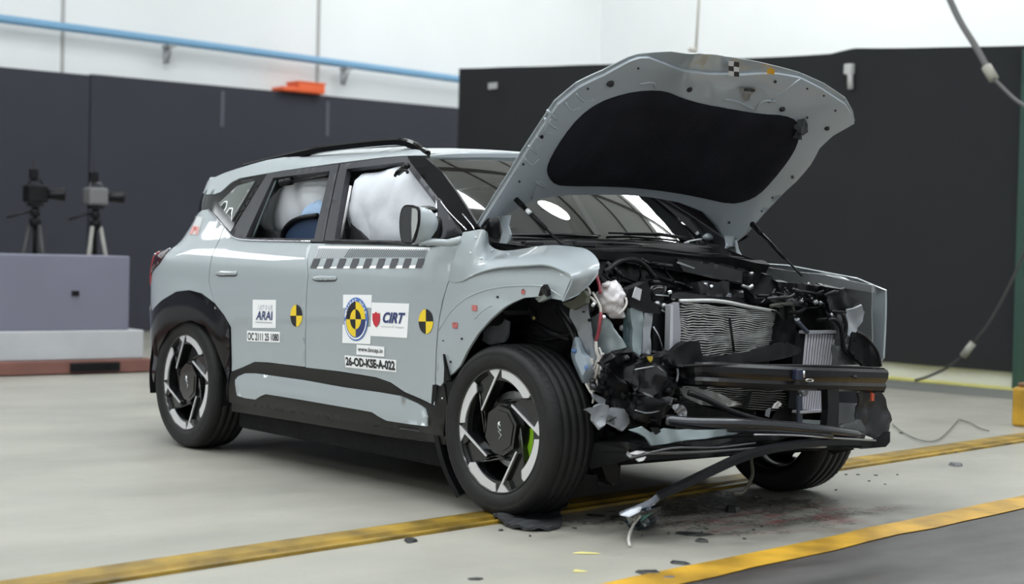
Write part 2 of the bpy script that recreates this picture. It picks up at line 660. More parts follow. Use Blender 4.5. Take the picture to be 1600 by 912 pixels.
# ================================================================== THE HALL
def floor_material():
    m = bpy.data.materials.new('polished_concrete_floor')
    m.use_nodes = True
    nt = m.node_tree
    L = nt.links
    b = nt.nodes['Principled BSDF']
    geo = nt.nodes.new('ShaderNodeNewGeometry')
    sep = nt.nodes.new('ShaderNodeSeparateXYZ')
    L.new(geo.outputs['Position'], sep.inputs[0])

    def math_(op, a, c=None, clamp=False):
        n = nt.nodes.new('ShaderNodeMath')
        n.operation = op
        n.use_clamp = clamp
        for i, k in enumerate((a, c)):
            if k is None:
                continue
            if isinstance(k, (int, float)):
                n.inputs[i].default_value = k
            else:
                L.new(k, n.inputs[i])
        return n.outputs[0]

    def noise_(scale, detail=4, stretch=None, rough=.5, rot=0):
        mp = nt.nodes.new('ShaderNodeMapping')
        mp.inputs['Scale'].default_value = stretch or (1, 1, 1)
        mp.inputs['Rotation'].default_value = (0, 0, rot)
        L.new(geo.outputs['Position'], mp.inputs[0])
        n = nt.nodes.new('ShaderNodeTexNoise')
        n.inputs['Scale'].default_value = scale
        n.inputs['Detail'].default_value = detail
        n.inputs['Roughness'].default_value = rough
        L.new(mp.outputs[0], n.inputs['Vector'])
        return n.outputs['Fac']

    def ramp(fac, p0, p1):
        r = nt.nodes.new('ShaderNodeMapRange')
        r.inputs[1].default_value, r.inputs[2].default_value = p0, p1
        L.new(fac, r.inputs[0])
        return r.outputs[0]

    def mixc(fac, a, c):
        n = nt.nodes.new('ShaderNodeMix')
        n.data_type = 'RGBA'
        L.new(fac, n.inputs[0]) if not isinstance(fac, float) else setattr(n.inputs[0], 'default_value', fac)
        for i, k in ((6, a), (7, c)):
            if isinstance(k, tuple):
                n.inputs[i].default_value = (*k, 1)
            else:
                L.new(k, n.inputs[i])
        return n.outputs[2]

    base = mixc(ramp(noise_(1.1, 6, (1, .45, 1), .6), .35, .7), (0.27, 0.262, 0.230), (0.405, 0.39, 0.342))
    base = mixc(math_('MULTIPLY', ramp(noise_(3.2, 4, (.5, 1.6, 1), .6, .3), .52, .8), .55), base, (0.30, 0.30, 0.28))
    base = mixc(math_('MULTIPLY', ramp(noise_(14, 3), .62, .75), .25), base, (0.20, 0.20, 0.19))
    # dark painted lane beyond the yellow line
    d = math_('ADD', sep.outputs[0], math_('MULTIPLY', sep.outputs[1], .152))
    lane = mixc(ramp(noise_(2.2, 6, (1.4, .4, 1), .65), .35, .68), (0.026, 0.024, 0.023), (0.115, 0.107, 0.107))
    lane = mixc(math_('MULTIPLY', ramp(noise_(3.4, 4, (2, .5, 1), .6), .6, .72), .7), lane, (0.05, 0.02, 0.018))
    base = mixc(math_('GREATER_THAN', d, 1.02), base, lane)

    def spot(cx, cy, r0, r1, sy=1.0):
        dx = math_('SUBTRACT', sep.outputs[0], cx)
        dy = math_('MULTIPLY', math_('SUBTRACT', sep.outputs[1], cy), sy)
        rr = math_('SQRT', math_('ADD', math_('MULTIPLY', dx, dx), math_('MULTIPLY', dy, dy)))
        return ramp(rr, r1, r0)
    # oil and coolant spilled under the car's nose, plus the nose's shade painted in
    oil_shade = math_('MULTIPLY', math_('MAXIMUM', spot(.40, .10, .25, .85, .62), math_('MAXIMUM', spot(.10, .15, .2, .7, .6), spot(.22, -.62, .03, .34, .6))), ramp(noise_(5.5, 6, None, .7), .24, .66), True)
    base = mixc(math_('MULTIPLY', oil_shade, .75), base, (0.055, 0.05, 0.05))
    red = math_('MULTIPLY', spot(.52, .15, .08, .42, .55), ramp(noise_(6.5, 4, (2.2, .7, 1), .6), .5, .62), True)
    base = mixc(math_('MULTIPLY', red, .7), base, (0.22, 0.05, 0.055))
    L.new(base, b.inputs['Base Color'])
    rg = nt.nodes.new('ShaderNodeMapRange')
    L.new(noise_(2.5, 4), rg.inputs[0])
    rg.inputs[3].default_value, rg.inputs[4].default_value = .30, .46
    rr = math_('SUBTRACT', rg.outputs[0], math_('MULTIPLY', oil_shade, .18))
    L.new(rr, b.inputs['Roughness'])
    b.inputs['Specular IOR Level'].default_value = .45
    return m


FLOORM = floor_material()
X0, X1, Y0, Y1, ZC = -13.45, 9.0, -12.0, 11.6, 7.4
UPW = mat('white_wall_sheeting', (0.80, 0.82, 0.83), 0.6, vary=(.6, .03))
CEILM = mat('pale_glowing_roof_sheeting', (0.62, 0.64, 0.62), 0.6, emit=.40)  # whole roof sheet given a glow to brighten it in the windscreen
BEAMM = mat('roof_steel_brown', (0.15, 0.14, 0.125), 0.55)
DARKB = mat('dark_board', srgb(49, 50, 60), 0.85, vary=(1.2, .06))
DARKF = mat('black_fabric', srgb(28, 30, 34), 0.9, vary=(1.5, .08), bump=(2.0, .3))
YPAINT = mat('worn_yellow_paint', (0.46, 0.26, 0.022), 0.45, vary=(4, .5))
YRAIL = mat('dirty_yellow_rail', (0.24, 0.15, 0.014), 0.45, vary=(5, .65))
SKY = mat('skylight_sheet', (0.93, 0.98, 1.0), 0.5, emit=LAMP_STRENGTH)


def wallbox(name, lo, hi, mt, kind='structure', parent=None, bev=0):
    b = B()
    b.box([(a+c)/2 for a, c in zip(lo, hi)], [c-a for a, c in zip(lo, hi)], bev=bev)
    o = b.build(name, mt, parent)
    if kind:
        o['kind'] = kind
    return o


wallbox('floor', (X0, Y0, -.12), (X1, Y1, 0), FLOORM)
wallbox('ceiling', (X0, Y0, ZC), (X1, Y1, ZC+.1), CEILM)
wallbox('wall_left', (X0-.12, Y0, 0), (X0, Y1, ZC), UPW)
wallbox('wall_back', (X0, Y1, 0), (X1, Y1+.12, ZC), UPW)
wallbox('wall_right', (X1, Y0, 0), (X1+.12, Y1, ZC), UPW)
wallbox('wall_front', (X0, Y0-.12, 0), (X1, Y0, ZC), UPW)
# sheeting joints of the far wall
for y in (3.07, 6.60):
    wallbox('trim_%d' % (1 if y < 5 else 2), (X0, y-.02, 3.0), (X0+.02, y+.02, ZC), mat('joint_grey', (0.42, 0.42, 0.42), .6))
# roof beams and purlins
b = B()
for x in (-12, -8.2, -4.4, -.6, 3.2, 7):
    b.box((x, 0, ZC-.18), (.12, 23.4, .26))
    for k in range(14):
        y = -11+k*1.62
        b.box((x+1.9, y, ZC-.07), (3.8, .045, .07))
o = b.build('ceiling_beams', BEAMM)
o['kind'] = 'structure'
# roof lights: translucent sheets in the roof, the hall's daylight
for i, (x, w, ya, yb) in enumerate(((-8.3, .8, 3.5, 8), (-6.3, 1.1, -8, 2.6), (-2.5, 1.1, -8, 2.6), (1.3, 1.1, -8, 7), (5.1, 1.1, -8, 7), (-5.2, 3.4, 8.9, 10.8))):
    wallbox('window_%d' % (i+1), (x-w/2, ya, ZC-.03), (x+w/2, yb, ZC-.005), SKY)
# high window in the far wall, left of the picture
wallbox('window_7', (X0, -6.6, 4.6), (X0+.03, -4.2, 5.7), mat('bright_window_pane', (.93, .97, 1), .5, emit=14))
# a high-bay lamp under the roof
b = B()
b.lathe([(.0, 0), (.34, 0), (.30, .06), (.16, .22), (.08, .34), (0, .34)], Matrix.Translation(Vector((-2.4, 4.15, 6.85))), 32, 1)
b.lathe([(.0, -.006), (.31, -.006)], Matrix.Translation(Vector((-2.4, 4.15, 6.85))), 32, 0)
b.tube([(-2.4, 4.15, 7.15), (-2.4, 4.15, ZC)], .02, 8, 1)
tag(b.build('ceiling_lamp', [mat('lamp_glow', (1, .97, .9), .5, emit=22), STEEL]), kind='structure')

# low white partition behind the black curtain, and the floor markings at its foot
wallbox('wall_partition', (-11.12, 7.30, 0), (X1, 7.42, 2.75), mat('partition_white', (0.62, 0.63, 0.60), .5))
gp = wallbox('trim_3', (-3.15, 7.19, 0), (-3.085, 7.29, 2.9), mat('dark_green_edge', (0.02, 0.06, 0.045), .5))
b = B()
b.slab([U(1366, 583, z=.004), U(1640, 606, z=.004), U(1640, 615, z=.004), U(1366, 590, z=.004)], (0, 0, .003))
b.build('trim_4', mat('pale_yellow_line', (0.62, 0.58, 0.16), .5))['kind'] = 'structure'
b = B()
b.slab([U(1300, 586, z=.002), U(1640, 615, z=.002), U(1640, 628, z=.002), U(1300, 598, z=.002)], (0, 0, .003))
b.build('trim_5', mat('grey_floor_band', (0.17, 0.175, 0.165), .5))['kind'] = 'structure'
# yellow painted line across the foreground
b = B()
b.slab([(1.937-.0, -6.0+0, .002), (1.85, -6.0, .002), (1.85+.17, -6.0, .002)], (0, 0, .001)) if False else None
ln = lambda y, o: (.940-.152*y+o, y, .003)
ys = [-6+.25*k for k in range(53)]
rr = random.Random(4)
edge = [ln(y, rr.uniform(-.010, .010)) for y in ys]+[ln(y, .165+rr.uniform(-.012, .012)) for y in reversed(ys)]
b.slab(edge, (0, 0, .002))
b.build('trim_6', YPAINT)['kind'] = 'structure'

# yellow guide rail let into the floor: channel of two flanges and a web
rl = B()
RX = lambda y: -.300-.150*y
pa, pb = Vector((RX(-7), -7, 0)), Vector((RX(7.1), 7.1, 0))
rl.sweep([pa, pb], [(-.002, .0), (.20, .0), (.20, .012), (.176, .014), (.168, .004), (.138, .004), (.128, .017), (.03, .018), (.0, .014)])
rail = rl.build('guide_rail', YRAIL)
tag(rail, 'yellow steel guide rail running across the floor beneath the car', 'rail')

# dark boards along the far left
LEFTT = 3.035
ybs = [Y0+.02, -6.0, -2.4, .9, 3.32, 9.1]
for i in range(len(ybs)-1):
    g = wallbox('wall_screen_%d' % (i+1), (-13.26, ybs[i]+.008, 0), (-13.2, ybs[i+1]-.008, LEFTT+(.0 if i % 2 else .015)), DARKB)

for i, (px, y0, y1) in enumerate(((347, 142, 198), (511, 158, 212))):
    p, q = U(px, y1, x=-13.19), U(px, y0, x=-13.19)
    wallbox('trim_%d' % (7+i), (-13.2, p.y-.025, p.z), (-13.188, p.y+.025, q.z), mat('screen_joint', srgb(82, 84, 94), .8))
# blue pipe on the far wall with its brackets
b = B()
b.tube([Vector((-13.2, -3.5, 3.70)), U(0, 29, x=-13.2), U(360, 76, x=-13.2), U(718, 124, x=-13.2), Vector((-13.2, 11.4, 3.40))], .050, 12)
pipe = b.build('pipe', mat('light_blue_pipe', srgb(120, 165, 200), .45))
tag(pipe, 'long light blue pipe running along the white wall above the dark screens', 'pipe')
for px, py in ((268, 66), (545, 102)):
    p = U(px, py, x=-13.2)
    b = B()
    b.box((p.x-.06, p.y, p.z-.045), (.18, .10, .03))
    b.box((p.x-.13, p.y, p.z-.14), (.03, .07, .22))
    b.tube([(p.x+.02, p.y, p.z-.06), (p.x-.10, p.y, p.z-.24)], .014, 6)
    b.build('pipe_bracket', STEEL, pipe)

# orange crate on top of the screens
p0, p1 = U(433, 152, x=-13.22), U(499, 130, x=-13.22)
cr0 = empty('crate', (-13.22, (p0.y+p1.y)/2, LEFTT+.015))
tag(cr0, 'orange box lying on top of the dark screens', 'box')
b = B()
zt = LEFTT+.016
ym = p0.y+(p1.y-p0.y)*.35
b.box((-13.22, (ym+p1.y)/2, zt+.065), (.3, p1.y-ym, .13), bev=.02)
b.box((-13.22, (p0.y+ym)/2, zt+.03), (.3, ym-p0.y, .06), bev=.02)
b.build('body', mat('orange_plastic', srgb(228, 98, 50), .5), cr0)
b = B()
b.box((-13.22, (ym+p1.y)/2, zt+.135), (.32, (p1.y-ym)*1.04, .02), bev=.008)
b.build('lid', mat('orange_lid', srgb(236, 112, 66), .5), cr0)

# black curtain in front of the partition, its top hung slightly uneven
tops = [(-11.184, 3.317), (-9.8, 3.24), (-8.404, 3.165), (-6.8, 3.09), (-5.276, 3.03), (-5.0, 3.06), (-4.2, 3.0), (-3.168, 2.935)]
b = B()
N, Mz = 110, 14
vs = []
for i in range(N+1):
    x = -11.184+(11.184-3.16)*i/N
    xq = min(max(x, tops[0][0]), tops[-1][0])
    zt = [t[1]+(u[1]-t[1])*(x-t[0])/(u[0]-t[0]) for t, u in zip(tops, tops[1:]) if t[0] <= xq <= u[0]+1e-6][0]
    for j in range(Mz+1):
        z = .14+(zt-.14)*j/Mz
        vs.append(Vector((x, 7.235+.012*math.sin(x*5.1)+.018*noise.noise(Vector((x*1.6, 0, z*.8))), z)))
fs = [[i*(Mz+1)+j, (i+1)*(Mz+1)+j, (i+1)*(Mz+1)+j+1, i*(Mz+1)+j+1] for i in range(N) for j in range(Mz)]
b.add(vs, fs, 0, True)
b.add([v+Vector((0, .02, 0)) for v in vs], [f[::-1] for f in fs], 0, True)
curt = b.build('curtain', DARKF)
tag(curt, 'wide black fabric screen hanging behind the car', 'curtain')
b = B()
for px in (1327,):
    b.box(U(px, 108, y=7.18), (.09, .06, .10), bev=.01)
    b.tube([U(px+1, 103, y=7.18), U(px+2, 139, y=7.18)], .028, 8)
bk = b.build('clamp', mat('pale_clamp', (.5, .5, .5), .5))
tag(bk, 'pale grey clamp gripping the top of the black fabric screen', 'clamp')
b = B()
b.box(U(770, 134, y=7.19), (.17, .01, .075))
tg = b.build('sticker', mat('dull_white_tag', (.45, .45, .46), .6))
tag(tg, 'small pale label on the upper left of the black fabric screen', 'label')

# cables hanging at the far right
CAB = mat('grey_cable', (.12, .12, .12), .6)
CABL = mat('cable_plug', (.32, .31, .27), .5)
c0 = empty('cable', U(1540, 100, y=6.7))
tag(c0, 'grey hanging cable with a plug in the upper right corner', 'cable')
b = B()
b.tube(smooth_path(UY([(1478, -14, 6.7), (1500, 33, 6.7), (1524, 72, 6.7), (1545, 110, 6.7)])), .028, 8)
b.tube(smooth_path(UY([(1548, 118, 6.7), (1570, 140, 6.7), (1590, 158, 6.7), (1615, 172, 6.7)])), .016, 8)
b.build('cord', CAB, c0)
b = B()
b.tube(UY([(1541, 104, 6.7), (1553, 124, 6.7)]), .045, 10)
b.build('plug', CABL, c0)
c1 = empty('cable', U(1520, 590, z=0.0))
tag(c1, 'thin cable with a pale connector hanging down to the floor by the yellow post', 'cable')
b = B()
b.tube(smooth_path(UY([(1606, 380, 6.9), (1580, 440, 6.9), (1548, 500, 6.9), (1522, 535, 6.9)])), .012, 8)
b.tube(smooth_path(UY([(1505, 556, 6.9), (1480, 574, 6.9), (1450, 588, 6.9), (1430, 594, 6.9)])), .012, 8)
b.build('cord', mat('dark_cable', (.045, .045, .045), .6), c1)
b = B()
b.tube(UY([(1520, 536, 6.9), (1505, 556, 6.9)]), .032, 10)
b.build('plug', CABL, c1)
b = B()
b.tube(smooth_path([U(x, y, z=.012) for x, y in ((1394, 662), (1412, 676), (1440, 688), (1462, 688), (1480, 675), (1498, 655))]), .0035, 6)
b.tube(smooth_path([U(x, y, z=.012) for x, y in ((1498, 655), (1515, 660), (1530, 668), (1545, 673))]), .0035, 6)
w = b.build('wire', mat('floor_wire', (.10, .10, .09), .6))
tag(w, 'thin dark wire curling over the floor to the right of the car', 'wire')
b = B()
b.tube([U(1093, -30, x=-8.0), U(1092, 0, x=-8.0), U(1087, 86, x=-8.0)], .014, 8)
b.lump(U(1082, 78, x=-8.0), (.03, .06, .03), .3, 3, 2)
w = b.build('rope', mat('pale_rope', (.52, .50, .44), .7))
tag(w, 'thin pale cord hanging down the white wall behind the open hood', 'rope')

# yellow post base at the right edge
yp = empty('post_base', U(1600, 668, z=0))
tag(yp, 'yellow painted steel post base at the right edge of the floor', 'post')
c = U(1586, 668, z=0)
b = B()
c = c+RT0*.175+Vector((FW.x, FW.y, 0))*.10
b.box((c.x, c.y, .13), (.24, .24, .26), bev=.02)
b.build('base', YPAINT, yp)
b = B()
b.box((c.x, c.y, .275), (.19, .19, .03), bev=.01)
b.box((c.x, c.y, .30), (.10, .10, .03))
b.build('cap', mat('brown_cap', (.16, .08, .04), .6), yp)

# grey barrier at the left
bar = empty('barrier', (-7.7, -1.5, 0))
tag(bar, 'low grey barrier with a white foot on a red-brown base, left of the car', 'barrier')
b = B()
b.box((-7.68, -2.46, .655), (.50, 7.08, .61), bev=.012)
b.build('upper_panel', mat('lilac_grey_panel', srgb(108, 108, 124), .55, vary=(1.5, .05)), bar)
b = B()
b.box((-7.68, -2.41, .235), (.56, 7.22, .235), bev=.01)
b.build('foot_panel', mat('off_white_panel', srgb(168, 170, 174), .5, vary=(2, .1)), bar)
b = B()
b.box((-7.68, -2.38, .062), (.64, 7.28, .11), bev=.01)
for y in (-4.4, -1.6, .75):
    b.box((-7.34, y, .06), (.02, .42, .07), mi=1)
b.build('base', [mat('red_brown_base', srgb(112, 74, 66), .6, vary=(3, .2)), BLACKROUGH], bar)
b = B()
b.box(U(118, 458, x=-7.42), (.02, .06, .04), bev=.005)
b.build('latch', BLACKROUGH, bar)


# two filming rigs behind the barrier
def rig(px, label, tilt, bodycol, legcol, lens_side):
    base = U(px, 392, x=-10.0)
    t = empty('camera_tripod', (base.x, base.y, 0))
    tag(t, label, 'camera tripod', 'filming rigs behind the grey barrier')
    top = Vector((base.x, base.y, 1.30))
    for k in range(3):
        a = tilt+k*2*PI/3
        b = B()
        foot = Vector((base.x+.34*math.cos(a), base.y+.34*math.sin(a), .012))
        mid = foot.lerp(top-Vector((0, 0, .1)), .5)
        b.tube([foot, mid], .014, 8)
        b.tube([mid, top-Vector((0, 0, .08))+Vector((math.cos(a), math.sin(a), 0))*.05], .021, 8)
        b.lump(foot+Vector((0, 0, .01)), (.025, .025, .014), 0, 0, 2)
        b.build('leg', legcol, t)
    b = B()
    b.tube([top-Vector((0, 0, .45)), top], .022, 10)
    b.tube([top-Vector((0, 0, .10)), top-Vector((0, 0, .02))], .055, 12)
    b.build('centre_column', BLACKROUGH, t)
    b = B()
    b.tube([top, top+Vector((0, 0, .09))], [.05, .036], 12)
    b.box(top+Vector((0, 0, .11)), (.14, .12, .03), bev=.006)
    b.tube([top+Vector((0, 0, .06)), top+Vector((-.05, -.26, -.02))], .011, 8)
    b.build('head', BLACK, t)
    b = B()
    cc = top+Vector((0, 0, .215))
    b.box(cc, (.17, .20, .17), bev=.02)
    b.tube([cc+Vector((0, -.07, .085)), cc+Vector((0, -.05, .13)), cc+Vector((0, .05, .13)), cc+Vector((0, .07, .085))], .010, 8)
    b.build('camera_body', bodycol, t)
    b = B()
    s = lens_side
    b.tube([cc+Vector((.03, .10*s, 0)), cc+Vector((.05, .16*s, 0)), cc+Vector((.07, .24*s, 0)), cc+Vector((.075, .26*s, 0))], [.045, .05, .06, .062], 16)
    b.build('lens', BLACK, t)
    b = B()
    b.box(cc+Vector((.02, -.03*s, .19)), (.05, .08, .10), bev=.01)
    b.tube([cc+Vector((.02, -.03*s, .12)), cc+Vector((.02, -.03*s, .33))], .006, 6)
    b.build('receiver', BLACK, t)
    return t


rig(54, 'black camera on a dark tripod behind the barrier, further left of the two', .4, BLACK, mat('dark_leg', (.03, .03, .032), .5), 1)
rig(148, 'camera with a pale body on a light-legged tripod, nearer the car of the two', 1.1, mat('grey_camera_body', (.14, .14, .145), .5), mat('pale_leg', (.26, .255, .24), .5), 1)

# ================================================================== THE CAR
# x runs forward (0 = front axle), y to the car's left, z up
CAR = empty('car', (-1.35, 0, 0))
tag(CAR, 'crash-tested grey-green compact car with torn-off front end and raised hood', 'car')

WT = [(.05, .70), (.14, .80), (.20, .855), (.28, .885), (.36, .898), (.45, .892), (.60, .902), (.78, .912), (.92, .910),
      (.985, .901), (1.03, .886), (1.065, .868), (1.09, .852), (1.12, .840), (1.30, .760), (1.44, .695), (1.48, .672), (1.505, .645), (1.535, .58), (1.56, .45)]
XS = [(.2, -2.83), (1.0, -2.83), (1.03, -2.74), (1.05, -2.65), (1.22, -2.58), (1.30, -2.62), (1.39, -2.64), (1.5, -2.66)]


def SW(x, z):
    w = interp(WT, z)
    xs = interp(XS, z)
    w -= .010*((x+1.35)/1.6)**2
    if abs(z-.36) < .5:      # slight swell around the arches
        for cx in (0, -2.69):
            d = math.hypot(x-cx, z-.35)
            w += .012*(math.exp(-((d-.43)/.10)**2) if d > .43 else 1)
    if x < xs:
        L = .72*w/.91
        s = min(.985, (xs-x)/L)
        w *= (1-s**2.6)**(1/2.6)
    return w


SIDE = Surf(lambda a, b: Vector((a, -SW(a, b), b)), -3.33, .66, .05, 1.555, 200, 90, out=(0, -1, 0))


def zroof(x):
    return interp([(-3.2, 1.38), (-2.95, 1.452), (-2.7, 1.50), (-2.2, 1.552), (-1.6, 1.574), (-1.3, 1.567), (-1.05, 1.548), (-.9, 1.525)], x)


ROOF = Surf(lambda a, b: Vector((a, b, zroof(a)-.062*abs(b/.62)**2.3)), -3.1, -.9, -.66, .66, 60, 30, out=(0, 0, 1))


def wsfn(a, b):       # a = y, b = 0 at the cowl .. 1 at the roof
    u = a/.72
    x = -.36-.12*u*u+(-1.045+.36)*b+.12*u*u*b*.75
    z = 1.135-.012*u*u+(1.545-1.135-.05*u*u)*b+.030*math.sin(PI*b)
    return Vector((x, a, z))


WS = Surf(wsfn, -.78, .78, -.05, 1.03, 50, 30, out=(.6, 0, .8))

G = 'p'
quarter = [(265, 391), (286, 361), (303, 338), (317, 328), (327, 327), (350, 353), (331, 400), (326, 440), (335, 473), (315, 458), (296, 453), (277, 455), (255, 468), (239, 487),
           (G, -3.30, .74), (G, -3.31, .86), (G, -3.16, .90), (250, 412), (258, 399)]
rdoor = [(351, 354), (358, 363), (366, 371), (383, 375), (430, 377.5), (486.5, 379.5), (481, 430), (477.5, 500), (477, 573), (419, 566), (398, 565), (380, 573), (362, 580), (361, 511), (350, 492), (336, 474), (327, 440), (332, 400)]
fdoor = [(487.3, 380), (540, 381), (600, 382.5), (675, 385.5), (700, 374), (719, 368), (710, 403), (701, 438), (691, 470), (684.5, 505), (681, 547), (679.5, 597), (679, 633), (673, 630.5), (632, 612), (610, 597),
         (587, 589), (531, 580), (477.9, 574), (478.4, 500), (481.9, 430)]
clad = [(362, 581), (380, 574), (398, 566), (419, 567), (477, 574), (531, 581), (587, 590), (610, 598), (632, 613), (673, 631.5), (681, 634), (694, 600), (700, 640), (694, 681), (600, 667), (480, 648), (359, 628), (358, 600)]
insert = [(371, 594), (376, 588), (387, 583), (403, 583), (475, 593), (542, 605), (600, 613), (628, 618), (655, 630), (667, 638), (671, 652), (671, 665), (640, 661), (608, 656), (596, 650), (585, 643), (551, 637), (475, 624), (419, 615), (411, 618), (403, 623), (387, 621), (374, 617)]
sill = [(359, 630), (480, 650), (600, 669), (694, 683), (700, 690), (692, 696), (600, 683), (480, 663), (359, 644)]
archr = [(G, -3.24, .28), (G, -3.31, .42), (G, -3.315, .60), (G, -3.30, .73), (239, 488), (255, 469), (277, 456), (296, 454), (315, 459), (335, 475), (350, 493), (360, 512), (361, 578), (358, 600), (358, 628), (357, 593),
         (349, 567), (338, 538), (323, 509), (300, 500), (283, 504), (265, 517), (251, 543), (245, 580), (244, 612)]
fend = [(701.5, 439.5), (720, 440), (742, 428), (775, 418.5), (820, 414.5), (852, 413.5), (875, 421.5), (893, 434), (878, 469), (862, 466), (848, 463), (818, 465), (798, 474), (785, 482), (767, 498), (746, 522), (730, 548), (719, 571), (708, 583), (699, 590), (688, 603), (681, 600),
        (682.5, 547), (686, 505), (692.5, 470)]
black = [(G, -2.97, 1.235), (303, 336), (317, 327), (327, 326), (350, 351), (360, 362), (417, 271), (375, 279.5), (362, 286.5), (345, 301), (335, 304.5), (323, 305), (319, 293), (G, -3.06, 1.36), (G, -3.02, 1.30)]
cant = [(G, -3.10, 1.365), (G, -3.10, 1.41), (330, 281), (352, 270), (380, 261), (420, 250), (470, 242), (520, 234.5), (580, 228), (635, 229), (656, 235), (668, 243), (635, 243.5), (600, 246), (520, 256), (440, 267), (375, 278.5), (362, 285), (345, 300), (335, 303.5), (323, 304)]
rframe = [(361, 364), (418, 271), (440, 267.5), (530, 256), (505, 378), (430, 376.5), (383, 374.5), (366, 370)]
rhole = [(427, 278), (516, 267), (491, 373), (384, 371.5)]
fframe = [(506.5, 378), (532, 256), (600, 247), (636, 244), (688, 313), (721, 365), (686, 374), (632, 381), (560, 380)]
fhole = [(542, 264), (631, 253), (683, 322), (683, 370.5), (632, 376), (523, 374)]
apil = [(636, 243.5), (662, 243.5), (690, 268), (713, 300), (730, 326), (747, 354), (731, 361), (722, 362), (688, 312)]


def both(name, poly, mt, off=0.0, mir=True, **kw):
    a = panel(name, SIDE, poly, mt, CAR, off, **kw)
    if mir:
        b = B()
        sheet(b, SIDE, poly, off, mirror=True, **kw)
        b.build(name, mt, CAR)
    return a


def strip(name, pts, r, mt, parent=CAR, off=.004, surf=SIDE, k=3, mir=False):
    P = [surf.px(x, y, off) for x, y in pts]
    b = B()
    b.tube(smooth_path(P, k), r, 8)
    o = b.build(name, mt, parent)
    if mir:
        b = B()
        b.tube([Vector((p.x, -p.y, p.z)) for p in smooth_path(P, k)], r, 8)
        b.build(name, mt, parent)
    return o



q_ = both('rear_quarter_panel', quarter, PAINT)
rd = both('rear_door', rdoor, PAINT)
fd = both('front_door', fdoor, PAINT)
both('side_cladding', clad, CLAD, .004)
both('sill', sill, CLAD, -.012)
both('wheel_arch_cladding', archr, GBLACK, .008)
ins = both('cladding_insert', insert, PAINT, .014, lip=.009)
qg = both('rear_pillar_panel', black, GBLACK, 0)
both('roof_side_rail', cant, PAINT, .002, lip=.01)
rf_ = both('rear_door_frame', rframe, FRAME, .001, holes=[rhole], lip=.030)
ff_ = both('front_door_frame', fframe, FRAME, .001, holes=[fhole], lip=.030)
both('windscreen_pillar', apil, mat('pillar_black', (.008, .0075, .009), .10, spec=.06), -.002, lip=.02)
panel('quarter_window', SIDE, [(343, 318), (372, 291), (400, 283), (363, 346)], mat('smoked_pane', (.10, .115, .11), .06, coat=1.0), qg, .006, lip=0.006)

# fender: side face on the body side, top face a formed sheet folded down at the torn nose
panel('front_fender', SIDE, fend, PAINT, CAR, 0, step=.025)
ft = [[(701, 439, -.905), (719, 440, -.908), (742, 428, -.908), (775, 418, -.908), (820, 414, -.908), (852, 413, -.905), (876, 421, -.90), (893, 434, -.897), (878, 470, -.90)],
      [(708, 408, -.900), (730, 416, -.905), (751, 412, -.890), (779, 406, -.862), (826, 402, -.850), (862, 402, -.842), (889, 411, -.835), (907, 430, -.842), (890, 465, -.862)],
      [(716, 382, -.888), (743, 386, -.888), (760, 399, -.85), (785, 398, -.79), (838, 391, -.775), (874, 392, -.765), (905, 400, -.755), (924, 424, -.765), (903, 459, -.81)],
      [(724, 362.5, -.872), (757, 359, -.862), (763, 380, -.80), (787, 391.5, -.745), (850, 383.5, -.72), (885, 384, -.70), (920, 391, -.69), (937, 417, -.72), (914, 452, -.78)]]
FT = [UY(r) for r in ft]


def ftfn(a, b):
    rows = [crv(r, a*8) for r in FT]
    return crv(rows, b*3)


FTOP = Surf(ftfn, 0, 1, 0, 1, 60, 30, out=(.1, -.5, .85))
b = B()
sheet(b, FTOP, [(0, 0), (1, 0), (1, 1), (0, 1)], 0.0, par=True, step=.03, lip=.006)
ftop = b.build('fender_top', PAINT, CAR)
for px, py, r in ((736, 395, .006), (752, 404, .005), (768, 391, .006), (794, 397, .006), (756, 414, .004), (744, 371, .006)):
    c = FTOP.px(px, py, .002)
    b = B()
    b.lump(c, (r, r, r*.5), 0, 1, 2)
    b.build('bolt', CHROME, ftop)
# the fender's inner flange with red tags, holes
for px, py, w in ((742, 481, .011), (711.5, 508, .010), (818, 456, .008)):
    b = B()
    s = 4.2 if w > .009 else 3
    sheet(b, SIDE, [(px-s, py-s*1.1), (px+s, py-s), (px+s*.9, py+s*1.2), (px-s*.9, py+s)], .003, lip=.002, step=.01)
    b.build('tag', PINK, CAR)
for px, py, r in ((778, 464, 2.2), (722, 529, 2), (704.5, 565, 2), (693, 532, 1.4), (818, 453, 2), (861, 464, 1.5)):
    b = B()
    sheet(b, SIDE, [(px+r*math.cos(k*PI/4), py+r*math.sin(k*PI/4)) for k in range(8)], .002, lip=0, step=.01)
    b.build('bolt_hole', INK, CAR)
# pressed step that runs round the arch flange
strip('fender_crease', [(686, 515), (705, 486), (728, 466), (755, 454), (785, 448), (820, 446), (850, 448), (876, 463)], .0035, PAINT, off=-.0008, k=5)
strip('fender_crease', [(742, 498), (752, 487), (764, 479), (770, 477)], .003, PAINT, off=-.0008, k=5)
# bent clip standing on the fender edge
b = B()
c = U(847, 458, y=-.92)
b.slab([U(841, 462, y=-.93), U(845, 449, y=-.94), U(850, 444, y=-.94), U(854, 452, y=-.94), (U(855, 461, y=-.93)), (U(848, 464, y=-.92))], (0, .02, 0))
b.slab([U(836, 466, y=-.93), U(850, 460, y=-.93), U(856, 466, y=-.92), U(842, 472, y=-.91)], (0, .02, 0), mi=1)
b.build('torn_clip', [BLACK, PAINT_CR], CAR)

# belt trim and mouldings
CH = mat('satin_chrome', (.62, .64, .68), .16, 1.0)


